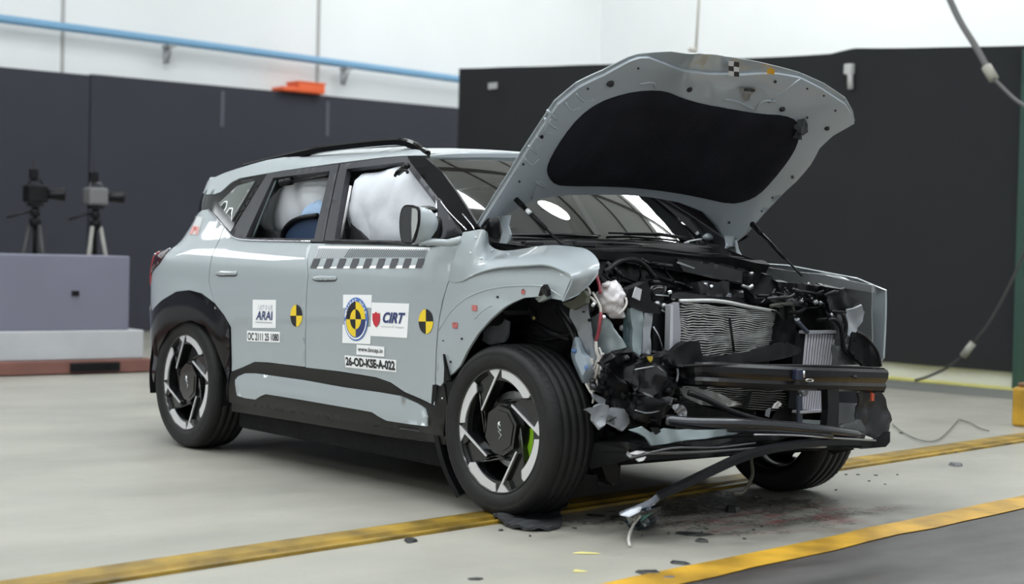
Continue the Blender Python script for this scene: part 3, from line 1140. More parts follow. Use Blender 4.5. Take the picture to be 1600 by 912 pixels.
strip('window_trim', [(327, 327), (342, 344), (357, 362), (365, 370.5), (382, 375), (430, 376.6), (486, 377.6)], .0045, CH, mir=True)
b = B()
sheet(b, SIDE, [(510, 376.5), (560, 378), (632, 380), (690, 377), (686, 383.5), (672, 386), (632, 383.6), (560, 381.5), (508, 380.5)], .008, lip=.012, step=.02)
b.build('belt_moulding', GBLACK, CAR)
strip('door_seal', [(429, 280), (410, 325), (392, 371)], .006, mat('seal_rubber', (.03, .045, .045), .4), off=-.012)
strip('window_trim', [(687, 311), (702, 331), (730, 360)], .0035, CH, off=.004)
strip('window_trim', [(683, 315), (683.5, 340), (684.5, 371)], .0045, CH, off=.004)
strip('pillar_seam', [(724, 335), (738, 352), (742, 359)], .003, CH, off=.004)
b = B()
sheet(b, SIDE, [(685, 318), (719, 365), (686, 371)], -.006, lip=.004, step=.02)
b.build('front_quarter_glass', MATS['pillar_black'], CAR)

# roof and windscreen
b = B()
sheet(b, ROOF, [(-3.02, -.60), (-2.2, -.628), (-1.03, -.60), (-.985, -.4), (-.965, 0), (-.985, .4), (-1.03, .60), (-2.2, .628), (-3.02, .60), (-3.10, 0)], 0, par=True, step=.07, lip=.02)
b.build('roof', PAINT, CAR)
b = B()
sheet(b, WS, [(-.70, .0), (-.35, 0), (0, 0), (.35, 0), (.70, .0), (.575, .985), (.3, .995), (0, 1), (-.3, .995), (-.575, .985)], 0, par=True, step=.05, lip=0)
wsg = b.build('windscreen', WGLASS, CAR)
b = B()
bw = .045
sheet(b, WS, [(-.72, -.03), (0, -.03), (.72, -.03), (.59, 1.0), (0, 1.01), (-.59, 1.0)], -.004, par=True, step=.05, lip=0, holes=[[(-.665, .05), (0, .035), (.665, .05), (.545, .95), (0, .965), (-.545, .95)]])
b.build('windscreen_border', GBLACK, wsg)
# wiper
b = B()
b.tube([WS.at(.06, .02, .02), WS.at(.30, .03, .022), WS.at(.50, .015, .02)], [.006, .009, .006], 8)
b.tube([WS.at(-.02, .035, .012), WS.at(.25, .045, .014), WS.at(.50, .03, .012)], .005, 6)
b.build('wiper', BLACK, CAR)
b = B()
b.tube([WS.at(-.62, .0, .012), WS.at(-.3, .005, .014), WS.at(-.1, .0, .012)], [.006, .007, .005], 8)
b.tube([WS.at(-.62, .012, .01), WS.at(-.3, .02, .012), WS.at(-.08, .014, .01)], .004, 6)
b.build('wiper', BLACK, CAR)

for sgn in (1, -1):
    rp = [(383, 261), (400, 256.5), (440, 247), (500, 234), (560, 226.5), (605, 222.3), (630, 222), (648, 227.5), (660, 236), (668, 241)]
    P = smooth_path([U(x, y, y=-.60) for x, y in rp], 4)
    if sgn < 0:
        P = [Vector((p.x, -p.y, p.z)) for p in P]
    b = B()
    b.sweep(P, [(-.016, -.016), (.016, -.016), (.016, .008), (.009, .017), (-.009, .017), (-.016, .008)], smooth=False)
    b.build('roof_rail', GBLACK, CAR)
b = B()
for sgn in (1, -1):
    b.box((-2.35, .0, zroof(-2.35)+.01), (.16, .05, .02), bev=.008) if sgn > 0 else None
b.tube([(-2.45, 0, zroof(-2.45)), (-2.52, 0, zroof(-2.5)+.055)], [.022, .008], 8)
b.build('aerial', GBLACK, CAR)


# the rear of the body, wrapped round from side to side
def rear(name, z0, z1, mt, nz=10, off=0.0, t0=.35):
    b = B()
    vs, NT = [], 48
    for j in range(nz+1):
        z = z0+(z1-z0)*j/nz
        w = interp(WT, z)-.010*((-2.9+1.35)/1.6)**2
        xs = interp(XS, z)
        L = .72*w/.91+off
        w += off
        for i in range(NT+1):
            t = t0+(PI-2*t0)*i/NT
            c, s_ = math.cos(t), math.sin(t)
            vs.append(Vector((xs-L*abs(s_)**(2/2.6), -w*(abs(c)**(2/2.6))*(1 if c > 0 else -1), z)))
    fs = [[j*(NT+1)+i, j*(NT+1)+i+1, (j+1)*(NT+1)+i+1, (j+1)*(NT+1)+i] for j in range(nz) for i in range(NT)]
    b.add(vs, fs, 0, True)
    return b.build(name, mt, CAR, recalc=False)


TS = .52
rear('rear_bumper', .26, .56, CLAD, 8, .006, TS)
rear('tailgate', .56, 1.03, PAINT, 12, 0, TS)
rear('tailgate_upper', 1.03, 1.22, PAINT, 6, 0, TS)
rear('rear_window', 1.22, 1.40, mat('rear_glass', (.02, .022, .022), .05, coat=1.0), 6, 0, TS)
b = B()
b.box((-2.97, 0, 1.425), (.16, 1.16, .03), bev=.012)
b.build('spoiler', PAINT, CAR)

# tail lamp
for mir in (False, True):
    b = B()
    sheet(b, SIDE, [(265.5, 390.5), (G, -3.14, 1.03), (G, -3.325, 1.025), (G, -3.325, .88), (G, -3.2, .90), (250, 411), (258, 399)], .006, lip=.01, step=.02, mirror=mir)
    tl = b.build('tail_lamp', TAILD, CAR)
    b = B()
    sheet(b, SIDE, [(G, -3.185, 1.026), (G, -3.325, 1.022), (G, -3.325, .80), (G, -3.235, .86)], .010, lip=.006, step=.02, mirror=mir)
    b.build('light_band', TAIL, tl)
strip('tail_lamp_trim', [(239, 392), (252, 391), (267, 390.3)], .004, CH, off=.008)


# door handles
for door, x, y, w in ((rd, 353.5, 427, 17), (fd, 507, 435, 19)):
    b = B()
    sheet(b, SIDE, [(x-w, y-2), (x-w*.4, y-4.6), (x+w, y-3.5), (x+w, y+1), (x+w*.8, y+2.4), (x-w*.6, y+2.8), (x-w, y+1)], .003, lip=.004, bulge=(.006, .015), step=.008)
    h = b.build('door_handle', PAINT, door)
    b = B()
    sheet(b, SIDE, [(x-w*.85, y+2.2), (x-w*.5, y+3.2), (x+w*.8, y+3.0), (x+w*1.02, y+1), (x+w*1.02, y-2.5), (x+w*1.07, y+1), (x+w*.85, y+4.6), (x-w*.5, y+4.9), (x-w*.85, y+3.2)], .002, lip=.0, step=.008)
    b.build('handle_recess', INK, door)

# wing mirror
mr = B()
MP = UY([(626, 346, -1.03)])[0]


def mface(pts, y, ):
    return [U(a, c, y=y) for a, c in pts]


oh = [(632, 322.5), (645, 321.5), (656, 324), (656, 340), (654, 360), (646, 378), (631, 379), (627, 366), (625, 345), (627, 331)]
mc = U(641, 350, y=-1.05)
# the mirror head: back rim (mirror side) faces the rear; housing bulges forward
oh = [(632, 322.5), (641, 321.5), (650, 323), (655, 327), (655.5, 343), (653, 358), (646, 378), (631, 379), (627, 368), (625.5, 350), (627, 333)]
ring0 = [U(a, c, y=-1.03) for a, c in oh]
ring2 = [U(a, c, y=-.96) for a, c in [(645, 324.5), (656, 324), (668, 326), (675, 330), (679, 344), (678, 358), (672, 374), (655, 379), (648, 370), (645, 352), (643, 336)]]
cen = sum(ring2, Vector())/len(ring2)
ring3 = [p.lerp(cen, .5)+Vector((.02, .035, 0)) for p in ring2]


def ringloft(rings, cap0=True, cap1=True, mi=0):
    b = B()
    n = len(rings[0])
    vs = [v for r in rings for v in r]
    fs = [[i*n+k, i*n+(k+1) % n, (i+1)*n+(k+1) % n, (i+1)*n+k] for i in range(len(rings)-1) for k in range(n)]
    b.add(vs, fs, mi, True)
    if cap0:
        b.add(rings[0], [list(range(n))], mi)
    if cap1:
        b.add(rings[-1], [list(range(n))[::-1]], mi)
    return b


def subring(r, k=3):
    n = len(r)
    return [cr(r[i-1], r[i], r[(i+1) % n], r[(i+2) % n], t/k) for i in range(n) for t in range(k)]


r0, r2, r3 = subring(ring0), subring(ring2), subring(ring3)
r1 = [a.lerp(c, .5)+((a.lerp(c, .5))-cen).normalized()*.006 for a, c in zip(r0, r2)]
mb = ringloft([r0, r1, r2, r3], True, True)
mir = mb.build('wing_mirror', PAINT, CAR, recalc=True)
b = B()
c0_ = sum(r0, Vector())/len(r0)
b.tube(r0+[r0[0], r0[1]], .0045, 8)
b.build('mirror_rim', GBLACK, mir)
b = B()
b.add([p.lerp(c0_, .05)+Vector((0, -.004, 0)) for p in r0], [list(range(len(r0)))])
mg = b.build('mirror_glass', mat('mirror_glass', (.16, .165, .175), .05, .6, coat=.6), mir)
b = B()
b.add([p+Vector((0, -.003, 0)) for p in UY([(644.5, 325, -1.034), (651, 326, -1.034), (653.5, 331, -1.034), (653.5, 345, -1.034), (651, 358, -1.034), (644.5, 376, -1.034), (643.5, 350, -1.034)])], [list(range(7))])
b.build('inner_strip', mat('pale_backing', (.40, .42, .42), .3), mir)
b = B()
b.add([p+Vector((0, 0, 0)) for p in [U(658, 325, y=-1.0), U(672, 325, y=-1.0)]], [])
b.lump(U(667, 328, x=-.52), (.055, .045, .018), .05, 2, 3)
b.lump(U(664, 327, x=-.55), (.012, .012, .010), 0, 2, 2, mi=1)
b.build('mirror_cap', [GBLACK, ALU], mir)
b = B()
b.lump(U(680, 357, x=-.50), (.035, .03, .055), .1, 5, 3)
b.build('mirror_joint', BLACK, mir)
b = B()
p0, p1, p2 = U(676, 378, y=-.95), U(700, 379, y=-.905), U(722, 375, y=-.875)
b.tube(smooth_path([U(655, 380, y=-1.0), p0, p1, p2], 5), [.011]*3+[.015]*8+[.017]*5, 12)
b.build('mirror_arm', PAINT, mir)

# ------------------------------------------------------------------ stickers and markings


def quad(b, pts, off, mi=0, surf=SIDE, n=1):
    q = [Vector(surf.find(*p)) for p in pts]
    m_ = max(1, n)
    vs = []
    for i in range(m_+1):
        for j in (0, 1):
            u = i/m_
            p = (q[0].lerp(q[1], u)) if j == 0 else (q[3].lerp(q[2], u))
            vs.append(surf.at(p.x, p.y, off))
    b.add(vs, [[2*i, 2*i+2, 2*i+3, 2*i+1] for i in range(m_)], mi)


L4 = lambda a, b_, t: (a[0]+(b_[0]-a[0])*t, a[1]+(b_[1]-a[1])*t)
b = B()
bl, br, tr, tl_ = (485, 419), (659.5, 418.8), (664.5, 403.8), (491, 404.3)
quad(b, [(484.5, 419.3), (660, 419.3), (673, 386.8), (498, 384.5)], .0015, 0, n=16)
nC = 17
for k in range(0, nC, 2):
    quad(b, [L4(bl, br, k/nC), L4(bl, br, (k+1)/nC), L4(tl_, tr, (k+1)/nC), L4(tl_, tr, k/nC)], .003, 1)
nH = 52
t0_, t1_ = (492, 402.5), (665.5, 402)
u0_, u1_ = (499, 387), (671.5, 389.5)
for k in range(nH):
    if k < 14:
        quad(b, [L4(t0_, t1_, (k+.25)/nH), L4(t0_, t1_, (k+.7)/nH), L4(u0_, u1_, (k+.7)/nH), L4(u0_, u1_, (k+.25)/nH)], .003, 2)
    else:
        quad(b, [L4(t0_, t1_, k/nH), L4(t0_, t1_, (k+.36)/nH), L4(u0_, u1_, (k+.36+.8)/nH) if k < nH-1 else L4(u0_, u1_, .995), L4(u0_, u1_, (k+.8)/nH)], .003, 1)
b.build('checker_tape', [WHITE, mat('charcoal_print', (.04, .04, .048), .4), mat('grey_print', (.45, .45, .47), .4)], CAR)


def plate(name, quadpts, parent, label=None):
    b = B()
    quad(b, quadpts, .0022, 0, n=4)
    o = b.build(name, WHITE, parent)
    if label:
        o['label'] = label
    return o


def words(name, s, quadpts, mt, parent, off=.0036, bold=.02):
    b = B()
    letter(b, SIDE, s, quadpts, off, bold)
    return b.build(name, mt, parent)


def disc_sectors(b, cx, cy, rx, ry, off, mis, r0=0.0, n=48, tilt=0.0):
    """quadrants (top right, bottom right, bottom left, top left) of a target roundel"""
    vs = {}
    ca, cb = SIDE.find(cx, cy)
    for k in range(n):
        a0, a1 = 2*PI*k/n, 2*PI*(k+1)/n
        mi = mis[int(((k+.5)/n)*4) % 4]
        P = []
        for rr, a in ((r0, a0), (1, a0), (1, a1), (r0, a1)):
            P.append((cx+rx*rr*math.sin(a), cy-ry*rr*math.cos(a)))
        Q = [SIDE.px(x, y, off) for x, y in P]
        if r0 == 0:
            Q = Q[:3]
        b.add(Q, [list(range(len(Q)))], mi)


p = plate('sticker', [(395, 512), (431.5, 512.3), (432, 468.2), (395.5, 467.8)], CAR, 'white square sticker')
words('lettering', 'ARAI', [(400.5, 499.5), (426, 500), (426.5, 486), (403, 485.5)], NAVY, p, bold=.015)
words('small_lettering', '/ IST 0 UE', [(403, 484), (426.5, 484), (427, 476.5), (404, 476.5)], mat('pale_grey_ink', (.42, .43, .48), .5), p, bold=.0)
b = B()
quad(b, [(400, 503.8), (426, 504.8), (426, 503.4), (400, 502.4)], .0035, 0)
b.build('underline', mat('pale_grey_ink', (.4, .4, .4), .5), p)
p = plate('sticker', [(386.5, 532.8), (438, 534.8), (438, 518.3), (386.5, 516.2)], CAR, 'white strip sticker with serial number')
words('lettering', 'OC 2111 25 1080', [(388, 531), (436.5, 532.8), (436.5, 521.3), (388, 519)], INK, p, bold=.02)
for door, cx, cy, rx, ry in ((rd, 463.5, 493, 9.3, 17.2), (fd, 666, 502, 11.3, 19.3)):
    b = B()
    disc_sectors(b, cx, cy, rx, ry, .0022, [1, 0, 1, 0])
    b.build('target_marker', [YEL, INK], CAR)
p = plate('sticker', [(535.5, 535.5), (579.5, 537.5), (581.5, 460.5), (536.8, 460)], CAR, 'tall white sticker with round crash-test emblem')
b = B()
LB = mat('emblem_blue', (.10, .20, .52), .35)
LBW = mat('emblem_pale', (.62, .68, .84), .35)
cx, cy = 557.2, 498.5
disc_sectors(b, cx, cy, 18.6, 34, .0034, [0]*4, n=64)
disc_sectors(b, cx, cy, 15.0, 27.5, .0050, [2, 4, 2, 3], n=64)
disc_sectors(b, cx, cy, 8.6, 15.5, .0058, [3, 2, 3, 2], n=48)
b.build('emblem', [LB, LBW, YEL, INK, NAVY], p)
b = B()
for a0, a1, f0, f1 in ((95, 265, .855, .925), (-84, -62, .86, .93)):
    for k in range(24):
        t0, t1 = math.radians(a0+(a1-a0)*k/24), math.radians(a0+(a1-a0)*(k+1)/24)
        b.add([SIDE.px(cx+18.6*f*math.sin(t), cy-34*f*math.cos(t), .0052) for f, t in ((f0, t0), (f1, t0), (f1, t1), (f0, t1))], [[0, 1, 2, 3]])
b.build('ring_band', WHITE, p)
# letters round the emblem's ring
b = B()
for i, ch in enumerate('BHARAT NCAP'):
    if ch == ' ':
        continue
    a = math.radians(-72+i*14.2)
    rx, ry = 16.1, 29.5
    ccx, ccy = cx+rx*math.sin(a), cy-ry*math.cos(a)
    t = Vector((math.cos(a)*1.0, math.sin(a)*1.75)).normalized()
    t = Vector((t.x*.55+.0, t.y)).normalized()
    u_ = Vector((math.sin(a), -math.cos(a)))
    w2, h2 = 1.35*(1+.7*abs(t.y)), 1.7
    f = lambda su, sv: (ccx+t.x*w2*su+u_.x*h2*.75*sv, ccy+t.y*w2*su+u_.y*h2*1.2*sv)
    letter(b, SIDE, ch, [f(-1, -1), f(1, -1), f(1, 1), f(-1, 1)], .0052, .03)
b.build('lettering', WHITE, p)
p = plate('sticker', [(579, 524.5), (636.8, 527.8), (640, 474), (581.6, 472.3)], CAR, 'wide white sticker with red shield')
b = B()
sheet(b, SIDE, [(583, 489), (585.5, 489.6), (588.5, 486.6), (591, 489.6), (594.6, 489), (594.6, 500), (592.5, 507), (588.7, 511), (585, 507), (582.8, 499)], .0036, lip=0, step=.01)
b.build('shield', RED, p)
words('lettering', 'CIRT', [(597.5, 504), (629.5, 505.8), (634.5, 488.4), (601, 487.2)], NAVY, p, bold=.035)
words('small_lettering', 'Institutions & Transport', [(597, 512), (631.5, 513.6), (632, 509.8), (597, 508)], mat('mid_grey_ink', (.3, .3, .32), .5), p, bold=0)
p = plate('sticker', [(557.5, 553.5), (601, 557), (601.2, 541.5), (558, 537.8)], CAR, 'small white sticker with a web address')
words('lettering', 'www.bncap.in', [(560, 550.5), (598.5, 553.5), (599.3, 544.5), (560, 541)], mat('dark_grey_ink', (.08, .08, .085), .5), p, bold=.02)
p = plate('sticker', [(540.5, 573.5), (620, 581.2), (620, 562.2), (539, 554.6)], CAR, 'long white strip sticker with bold test number')
words('lettering', '26-OD-KSE-A-022', [(541.5, 570.5), (618.5, 578.6), (617.5, 563.4), (540.5, 556.6)], INK, p, bold=.045)
b = B()
quad(b, [(296.5, 366), (310, 367), (318, 339.5), (305, 339)], .0022, 0, n=2)
s_ = b.build('sticker', mat('pale_tag', (.52, .53, .53), .5), CAR)
b = B()
quad(b, [(296.5, 366), (309.5, 367), (312.5, 354), (302, 353)], .0034, 0)
quad(b, [(303, 360), (307, 360), (308, 355), (304, 355)], .0040, 1)
b.build('print', [mat('salmon_print', (.62, .30, .28), .5), PINK], s_)

# ------------------------------------------------------------------ wheels
def wheel(cx, cyc, cz, side, steer=0.0, rot=0.0, camber=0.0):
    """side -1: outer face to the car's right"""
    W_ = empty('wheel', (cx, cyc, cz), CAR)
    out = Vector((math.sin(steer)*(-side)*-1*0, side, 0))
    R = Matrix.Rotation(steer, 3, 'Z') @ Matrix.Rotation(camber, 3, 'X')
    xl = R @ Vector((1, 0, 0))
    zl = R @ Vector((0, 0, 1))
    dl = R @ Vector((0, side, 0))
    M = Matrix((xl, zl, dl)).transposed().to_4x4()
    M.translation = Vector((cx, cyc, cz))
    # tyre
    b = B()
    half = [(.246, .096), (.256, .108), (.275, .1155), (.300, .1185), (.303, .1172), (.306, .1185), (.322, .114), (.334, .103), (.3405, .088)]
    tread = [(.3425, .074), (.3425, .066), (.336, .064), (.336, .056), (.3445, .054), (.345, .026), (.338, .024), (.338, .014), (.3455, .012)]
    prof = half+tread+[(r, -d) for r, d in reversed(tread)]+[(r, -d) for r, d in reversed(half)]
    prof += [(.236, -.09), (.236, .09)]
    b.lathe(prof, M, 96, 0, True, closed=True)
    # tread blocks' cross cuts on the shoulders: slim raised bars
    for k in range(72):
        a = 2*PI*k/72
        for sg in (1, -1):
            A = [(.3408, .090), (.3436, .076)]
            w = .009
            vs = []
            for (r, d) in ((.335, .102), (.3425, .088), (.3445, .076)):
                for da in (-w, w):
                    vs.append(M @ Vector(((r+.0012)*math.cos(a+da), (r+.0012)*math.sin(a+da), d*sg)))
            b.add(vs, [[0, 1, 3, 2], [2, 3, 5, 4]], 0, False)
    b.build('tyre', RUBBER, W_)
    # rim barrel
    b = B()
    b.lathe([(.2515, .094), (.2525, .103), (.2500, .107), (.2455, .105), (.243, .096), (.238, .070), (.222, .040), (.214, -.05), (.236, -.096), (.244, -.1), (.240, -.05), (.232, .04), (.245, .085)], M, 72, 0, True, closed=True)
    rimm = mat('dark_rim', (.010, .010, .011), .25, .1, .5)
    ANG = math.radians

    def pt(r, a):
        return (r*.2515*math.cos(ANG(a+rot)), r*.2515*math.sin(ANG(a+rot)))
    # hub disc and four broad spokes
    b.lathe([(.0, .030), (.115, .030), (.125, .045), (.118, .066), (.0, .070)], M, 40, 0, False)
    for k in range(4):
        th = 90-90*k
        spoke = [pt(.965, th-50), pt(.97, th-62), pt(.97, th-76), pt(.965, th-91), pt(.52, th-90+56), pt(.44, th+12), pt(.40, th-10)]
        b.prism(spoke, M, .045, .082)
        # ridge along the spoke's far edge
        e0, e1 = pt(.93, th-50), pt(.44, th+10)
        b.tube([M @ Vector((*e0, .086)), M @ Vector((*e1, .080))], .0045, 6, 0)
    b.build('rim', rimm, W_)
    black_bars = []
    b = B()
    for k in range(4):
        th = 90-90*k
        arc = [pt(.99, th-2-j*4.7) for j in range(11)]
        inn = [pt(.80+.05*(j/8), th-45+j*5.2) for j in range(9)]
        b.prism(arc+[pt(.90, th-50)]+inn, M, .096, .1015)
        l0, l1 = pt(.985, th+1), pt(.52, th+56)
        d = Vector((l1[0]-l0[0], l1[1]-l0[1])).normalized()
        n_ = Vector((-d.y, d.x))*.0052
        b.prism([(l0[0]+n_.x, l0[1]+n_.y), (l1[0]+n_.x*.6, l1[1]+n_.y*.6), (l1[0]-n_.x*.6, l1[1]-n_.y*.6), (l0[0]-n_.x, l0[1]-n_.y)], M, .097, .102)
        g0, g1 = l0, l1
        black_bars.append([(l0[0]+n_.x*1.2, l0[1]+n_.y*1.2), (l1[0]+n_.x*1.2, l1[1]+n_.y*1.2), (l1[0]-n_.x*2, l1[1]-n_.y*2), (l0[0]-n_.x*2, l0[1]-n_.y*2)])
        tri = [pt(.99, th+1), pt(.99, th+6), pt(.99, th+11), pt(.985, th+16), pt(.93, th+13.5), pt(.84, th+8)]
        b.prism(tri, M, .096, .1015)
    b.build('spoke_facing', ALU, W_)
    b = B()
    for q in black_bars:
        b.prism(q, M, .05, .0965)
    for k in range(4):
        th = 90-90*k
        b.prism([pt(.99, th-j*5+20) for j in range(15)]+[pt(.80, th-48+j*5) for j in range(14)], M, .07, .0955)
    b.build('spoke_side', rimm, W_)
    b = B()
    cap = [pt(.40, a) for a in (20, 62, 100, 140, 200, 242, 280, 320)]
    b.prism(cap, M, .060, .090)
    cap2 = [pt(.33, a) for a in (20, 62, 100, 140, 200, 242, 280, 320)]
    b.prism(cap2, M, .090, .094)
    cp = b.build('hub_cap', mat('hub_black', (.010, .010, .011), .2, 0, .5), W_)
    # emblem on the cap: angular connected strokes, turned on its side
    b = B()
    ea = ANG(-78 + (0 if rot == 0 else rot))

    def stroke(pts, w=.0023):
        P = []
        for (x, y) in pts:
            x, y = x*.033, y*.008
            P.append(M @ Vector((x*math.cos(ea)-y*math.sin(ea), x*math.sin(ea)+y*math.cos(ea), .0955)))
        b.tube(P, w, 5)
    stroke([(-1, -1), (-1, 1)])
    stroke([(-1, 0), (-.45, 1)])
    stroke([(-1, 0), (-.4, -1), (0, 1), (0, -1)])
    stroke([(0, 1), (.0, -1), (.55, 1), (1, -1)])
    b.build('emblem', CHROME, W_)
    b = B()
    for k in range(5):
        x, y = .075*math.cos(k*2*PI/5), .075*math.sin(k*2*PI/5)
        p0 = M @ Vector((x, y, .066))
        b.tube([p0, M @ Vector((x, y, .082))], .008, 6)
    b.build('lug_nuts', STEEL, W_)
    b = B()
    b.lathe([(.07, .0), (.155, .0), (.155, .022), (.07, .022)], M, 48, 0, False, closed=True)
    b.build('brake_disc', STEEL, W_)
    b = B()
    ca = [(.185*math.cos(ANG(a)), .185*math.sin(ANG(a))) for a in (-38, -28, -16, -4, 8)]
    ci = [(.125*math.cos(ANG(a)), .125*math.sin(ANG(a))) for a in (8, -4, -16, -28, -38)]
    b.prism(ca+ci, M, -.02, .045)
    bc = b.build('brake_caliper', LIME if cx > -1 and side < 0 else STEEL, W_)
    if cx > -1 and side < 0:
        bc['label'] = 'lime green brake caliper'
    return W_


wheel(-2.69, -.78, .345, -1, 0, 4)
wheel(-2.69, .78, .345, 1, 0, 20)
wheel(-.049, -.785, .354, -1, .041, 0)
wheel(-.02, .79, .345, 1, -.03, 33)

# wheel housings
for cx, y0, y1, a0, a1, nm in ((-2.69, -.885, -.52, -15, 195, 'wheel_arch_liner'), (-2.69, .885, .52, -15, 195, 'wheel_arch_liner')):
    b = B()
    n = 30
    vs = []
    for i in range(n+1):
        a = math.radians(a0+(a1-a0)*i/n)
        for y in (y0, y1):
            vs.append(Vector((cx+.415*math.cos(a), y, .36+.405*math.sin(a))))
    b.add(vs, [[2*i, 2*i+1, 2*i+3, 2*i+2] for i in range(n)], 0, True)
    b.add([Vector((cx, y1, .3))]+[vs[2*i+1] for i in range(n+1)], [[0, i+1, i+2] for i in range(n)], 0)
    b.build(nm, BLACKROUGH, CAR)
b = B()
n = 22
vs = []
for i in range(n+1):
    a = math.radians(92+112*i/n)
    r = .425+.02*math.sin(i*1.3)
    for y in (-.87, -.55):
        vs.append(Vector((-.02+r*math.cos(a), y+.012*math.sin(i*2.1), .37+r*math.sin(a)*(1.05))))
b.add(vs, [[2*i, 2*i+1, 2*i+3, 2*i+2] for i in range(n)], 0, True)
b.build('wheel_arch_liner', BLACKROUGH, CAR)
# liner remains standing behind the front wheel, with a clip and the red marker
b = B()
P = [U(694, 600, y=-.86), U(692, 640, y=-.85), U(698, 690, y=-.84), U(712, 735, y=-.82), U(730, 770, y=-.80)]
b.sweep(smooth_path(P, 4), [(-.050, -.014), (.050, -.014), (.045, .010), (-.045, .010)], up=Vector((1, 0, 0)))
b.build('liner_strip', BLACK, CAR)
b = B()
b.slab([U(680, 599, y=-.90), U(688, 597, y=-.90), U(706, 596, y=-.90), U(712, 588, y=-.9), U(716, 600, y=-.9), U(708, 628, y=-.9), U(694, 634, y=-.9), U(682, 630, y=-.9)], (0, .05, 0))
b.slab([U(692, 553, y=-.925), U(697, 575, y=-.925), U(702, 594, y=-.925), U(693, 596, y=-.925), U(694, 575, y=-.925)], (0, .012, 0))
b.lump(U(713, 615, y=-.905), (.006, .004, .006), 0, 0, 2, 1)
b.lump(U(691, 622, y=-.905), (.004, .003, .004), 0, 0, 2, 2)
b.build('liner_bracket', [BLACK, mat('orange_marker', (.7, .16, .03), .4), WHITE], CAR)

# ------------------------------------------------------------------ underbody and cabin
b = B()
b.box((-1.55, 0, .25), (2.9, 1.30, .12), bev=.03)
b.box((-1.35, -.74, .20), (1.9, .10, .12), bev=.02)
b.box((-1.35, .74, .20), (1.9, .10, .12), bev=.02)
b.box((-3.05, 0, .33), (.7, 1.2, .16), bev=.03)
b.build('floor_pan', BLACKROUGH, CAR)
b = B()
b.box((-2.07, -.62, .235), (.26, .22, .10), bev=.01)
b.build('jacking_block', BLACK, CAR)
b = B()
b.tube([(-2.69, -.62, .33), (-2.69, .62, .33)], .04, 12)
b.tube([(-2.3, -.45, .30), (-2.69, -.5, .33)], .03, 8)
b.tube([(-2.3, .45, .30), (-2.69, .5, .33)], .03, 8)
b.build('rear_axle', BLACKROUGH, CAR)
b = B()      # cabin tub: floor, door linings and tail, open on top
for sg in (-1, 1):
    b.box((-1.65, sg*.80, .66), (2.45, .05, .78), bev=.02)
    b.box((-.62, sg*.72, .95), (.55, .06, .20), bev=.02)
b.box((-1.65, 0, .36), (2.5, 1.56, .06))
b.box((-2.86, 0, .72), (.06, 1.5, .80))
b.build('cabin_lining', SEAT, CAR)
b = B()
sheet(b, ROOF, [(-2.95, -.55), (-1.08, -.55), (-1.02, 0), (-1.08, .55), (-2.95, .55)], -.05, par=True, step=.09, lip=0)
b.build('headliner', LINER, CAR)
b = B()
b.box((-.62, 0, .93), (.42, 1.46, .26), bev=.09)
b.box((-.36, 0, 1.02), (.22, 1.3, .10), bev=.04)
b.build('dashboard', mat('dash_black', (.018, .018, .02), .55), CAR)
b = B()
M = Matrix.Translation(Vector((-.90, -.36, 1.0))) @ Matrix.Rotation(math.radians(68), 4, 'Y')
ring = [M @ Vector((.185*math.cos(2*PI*k/32), .185*math.sin(2*PI*k/32), 0)) for k in range(34)]
b.tube(ring, .015, 8)
b.box(M @ Vector((0, 0, .01)), (.03, .30, .06), bev=.01)
b.build('steering_wheel', BLACK, CAR)
for y in (-.37, .37):
    b = B()
    b.box((-1.42, y, .58), (.52, .50, .16), bev=.06)
    b.box((-1.72, y, .90), (.15, .48, .62), Matrix.Rotation(math.radians(-14), 3, 'Y'), bev=.06)
    b.box((-1.83, y, 1.30), (.10, .27, .18), Matrix.Rotation(math.radians(-10), 3, 'Y'), bev=.04)
    b.build('front_seat', SEAT, CAR)
b = B()
b.box((-2.35, 0, .60), (.50, 1.35, .16), bev=.06)
b.box((-2.66, 0, .92), (.15, 1.35, .62), Matrix.Rotation(math.radians(-18), 3, 'Y'), bev=.06)
b.build('rear_seat', SEAT, CAR)
# child seat shell seen low in the rear window
b = B()
cs = UY([(440, 380, -.66), (444, 362, -.66), (455, 348, -.66), (472, 341, -.66), (494, 338, -.66), (500, 352, -.66), (500, 380, -.66)])
b.slab(cs, (0, .34, 0))
cso = b.build('child_seat', SEATB, CAR)
b = B()
b.tube(smooth_path(UY([(440, 378, -.67), (444, 361, -.67), (456, 347, -.67), (473, 340, -.67), (496, 337, -.67)]), 4), .014, 8)
b.build('seat_edge', BLACK, cso)


def cushion(name, y, poly, amp, D, mt, wr=.012, seed=1):
    PL = Surf(lambda a, c: Vector((a, y+wr*1.3*noise.noise(Vector((a*9+seed, c*5, seed)))+wr*.55*noise.noise(Vector((a*20+seed, c*12, seed)))+wr*.35*math.sin(a*24+1.5*noise.noise(Vector((a*2, c*3, seed)))), c)), -2.9, .1, .5, 1.6, 60, 40, out=(0, -1, 0))
    b = B()
    sheet(b, PL, roundpoly(poly, 1), 0, step=.022, lip=.0, bulge=(amp, D))
    return b.build(name, mt, CAR)


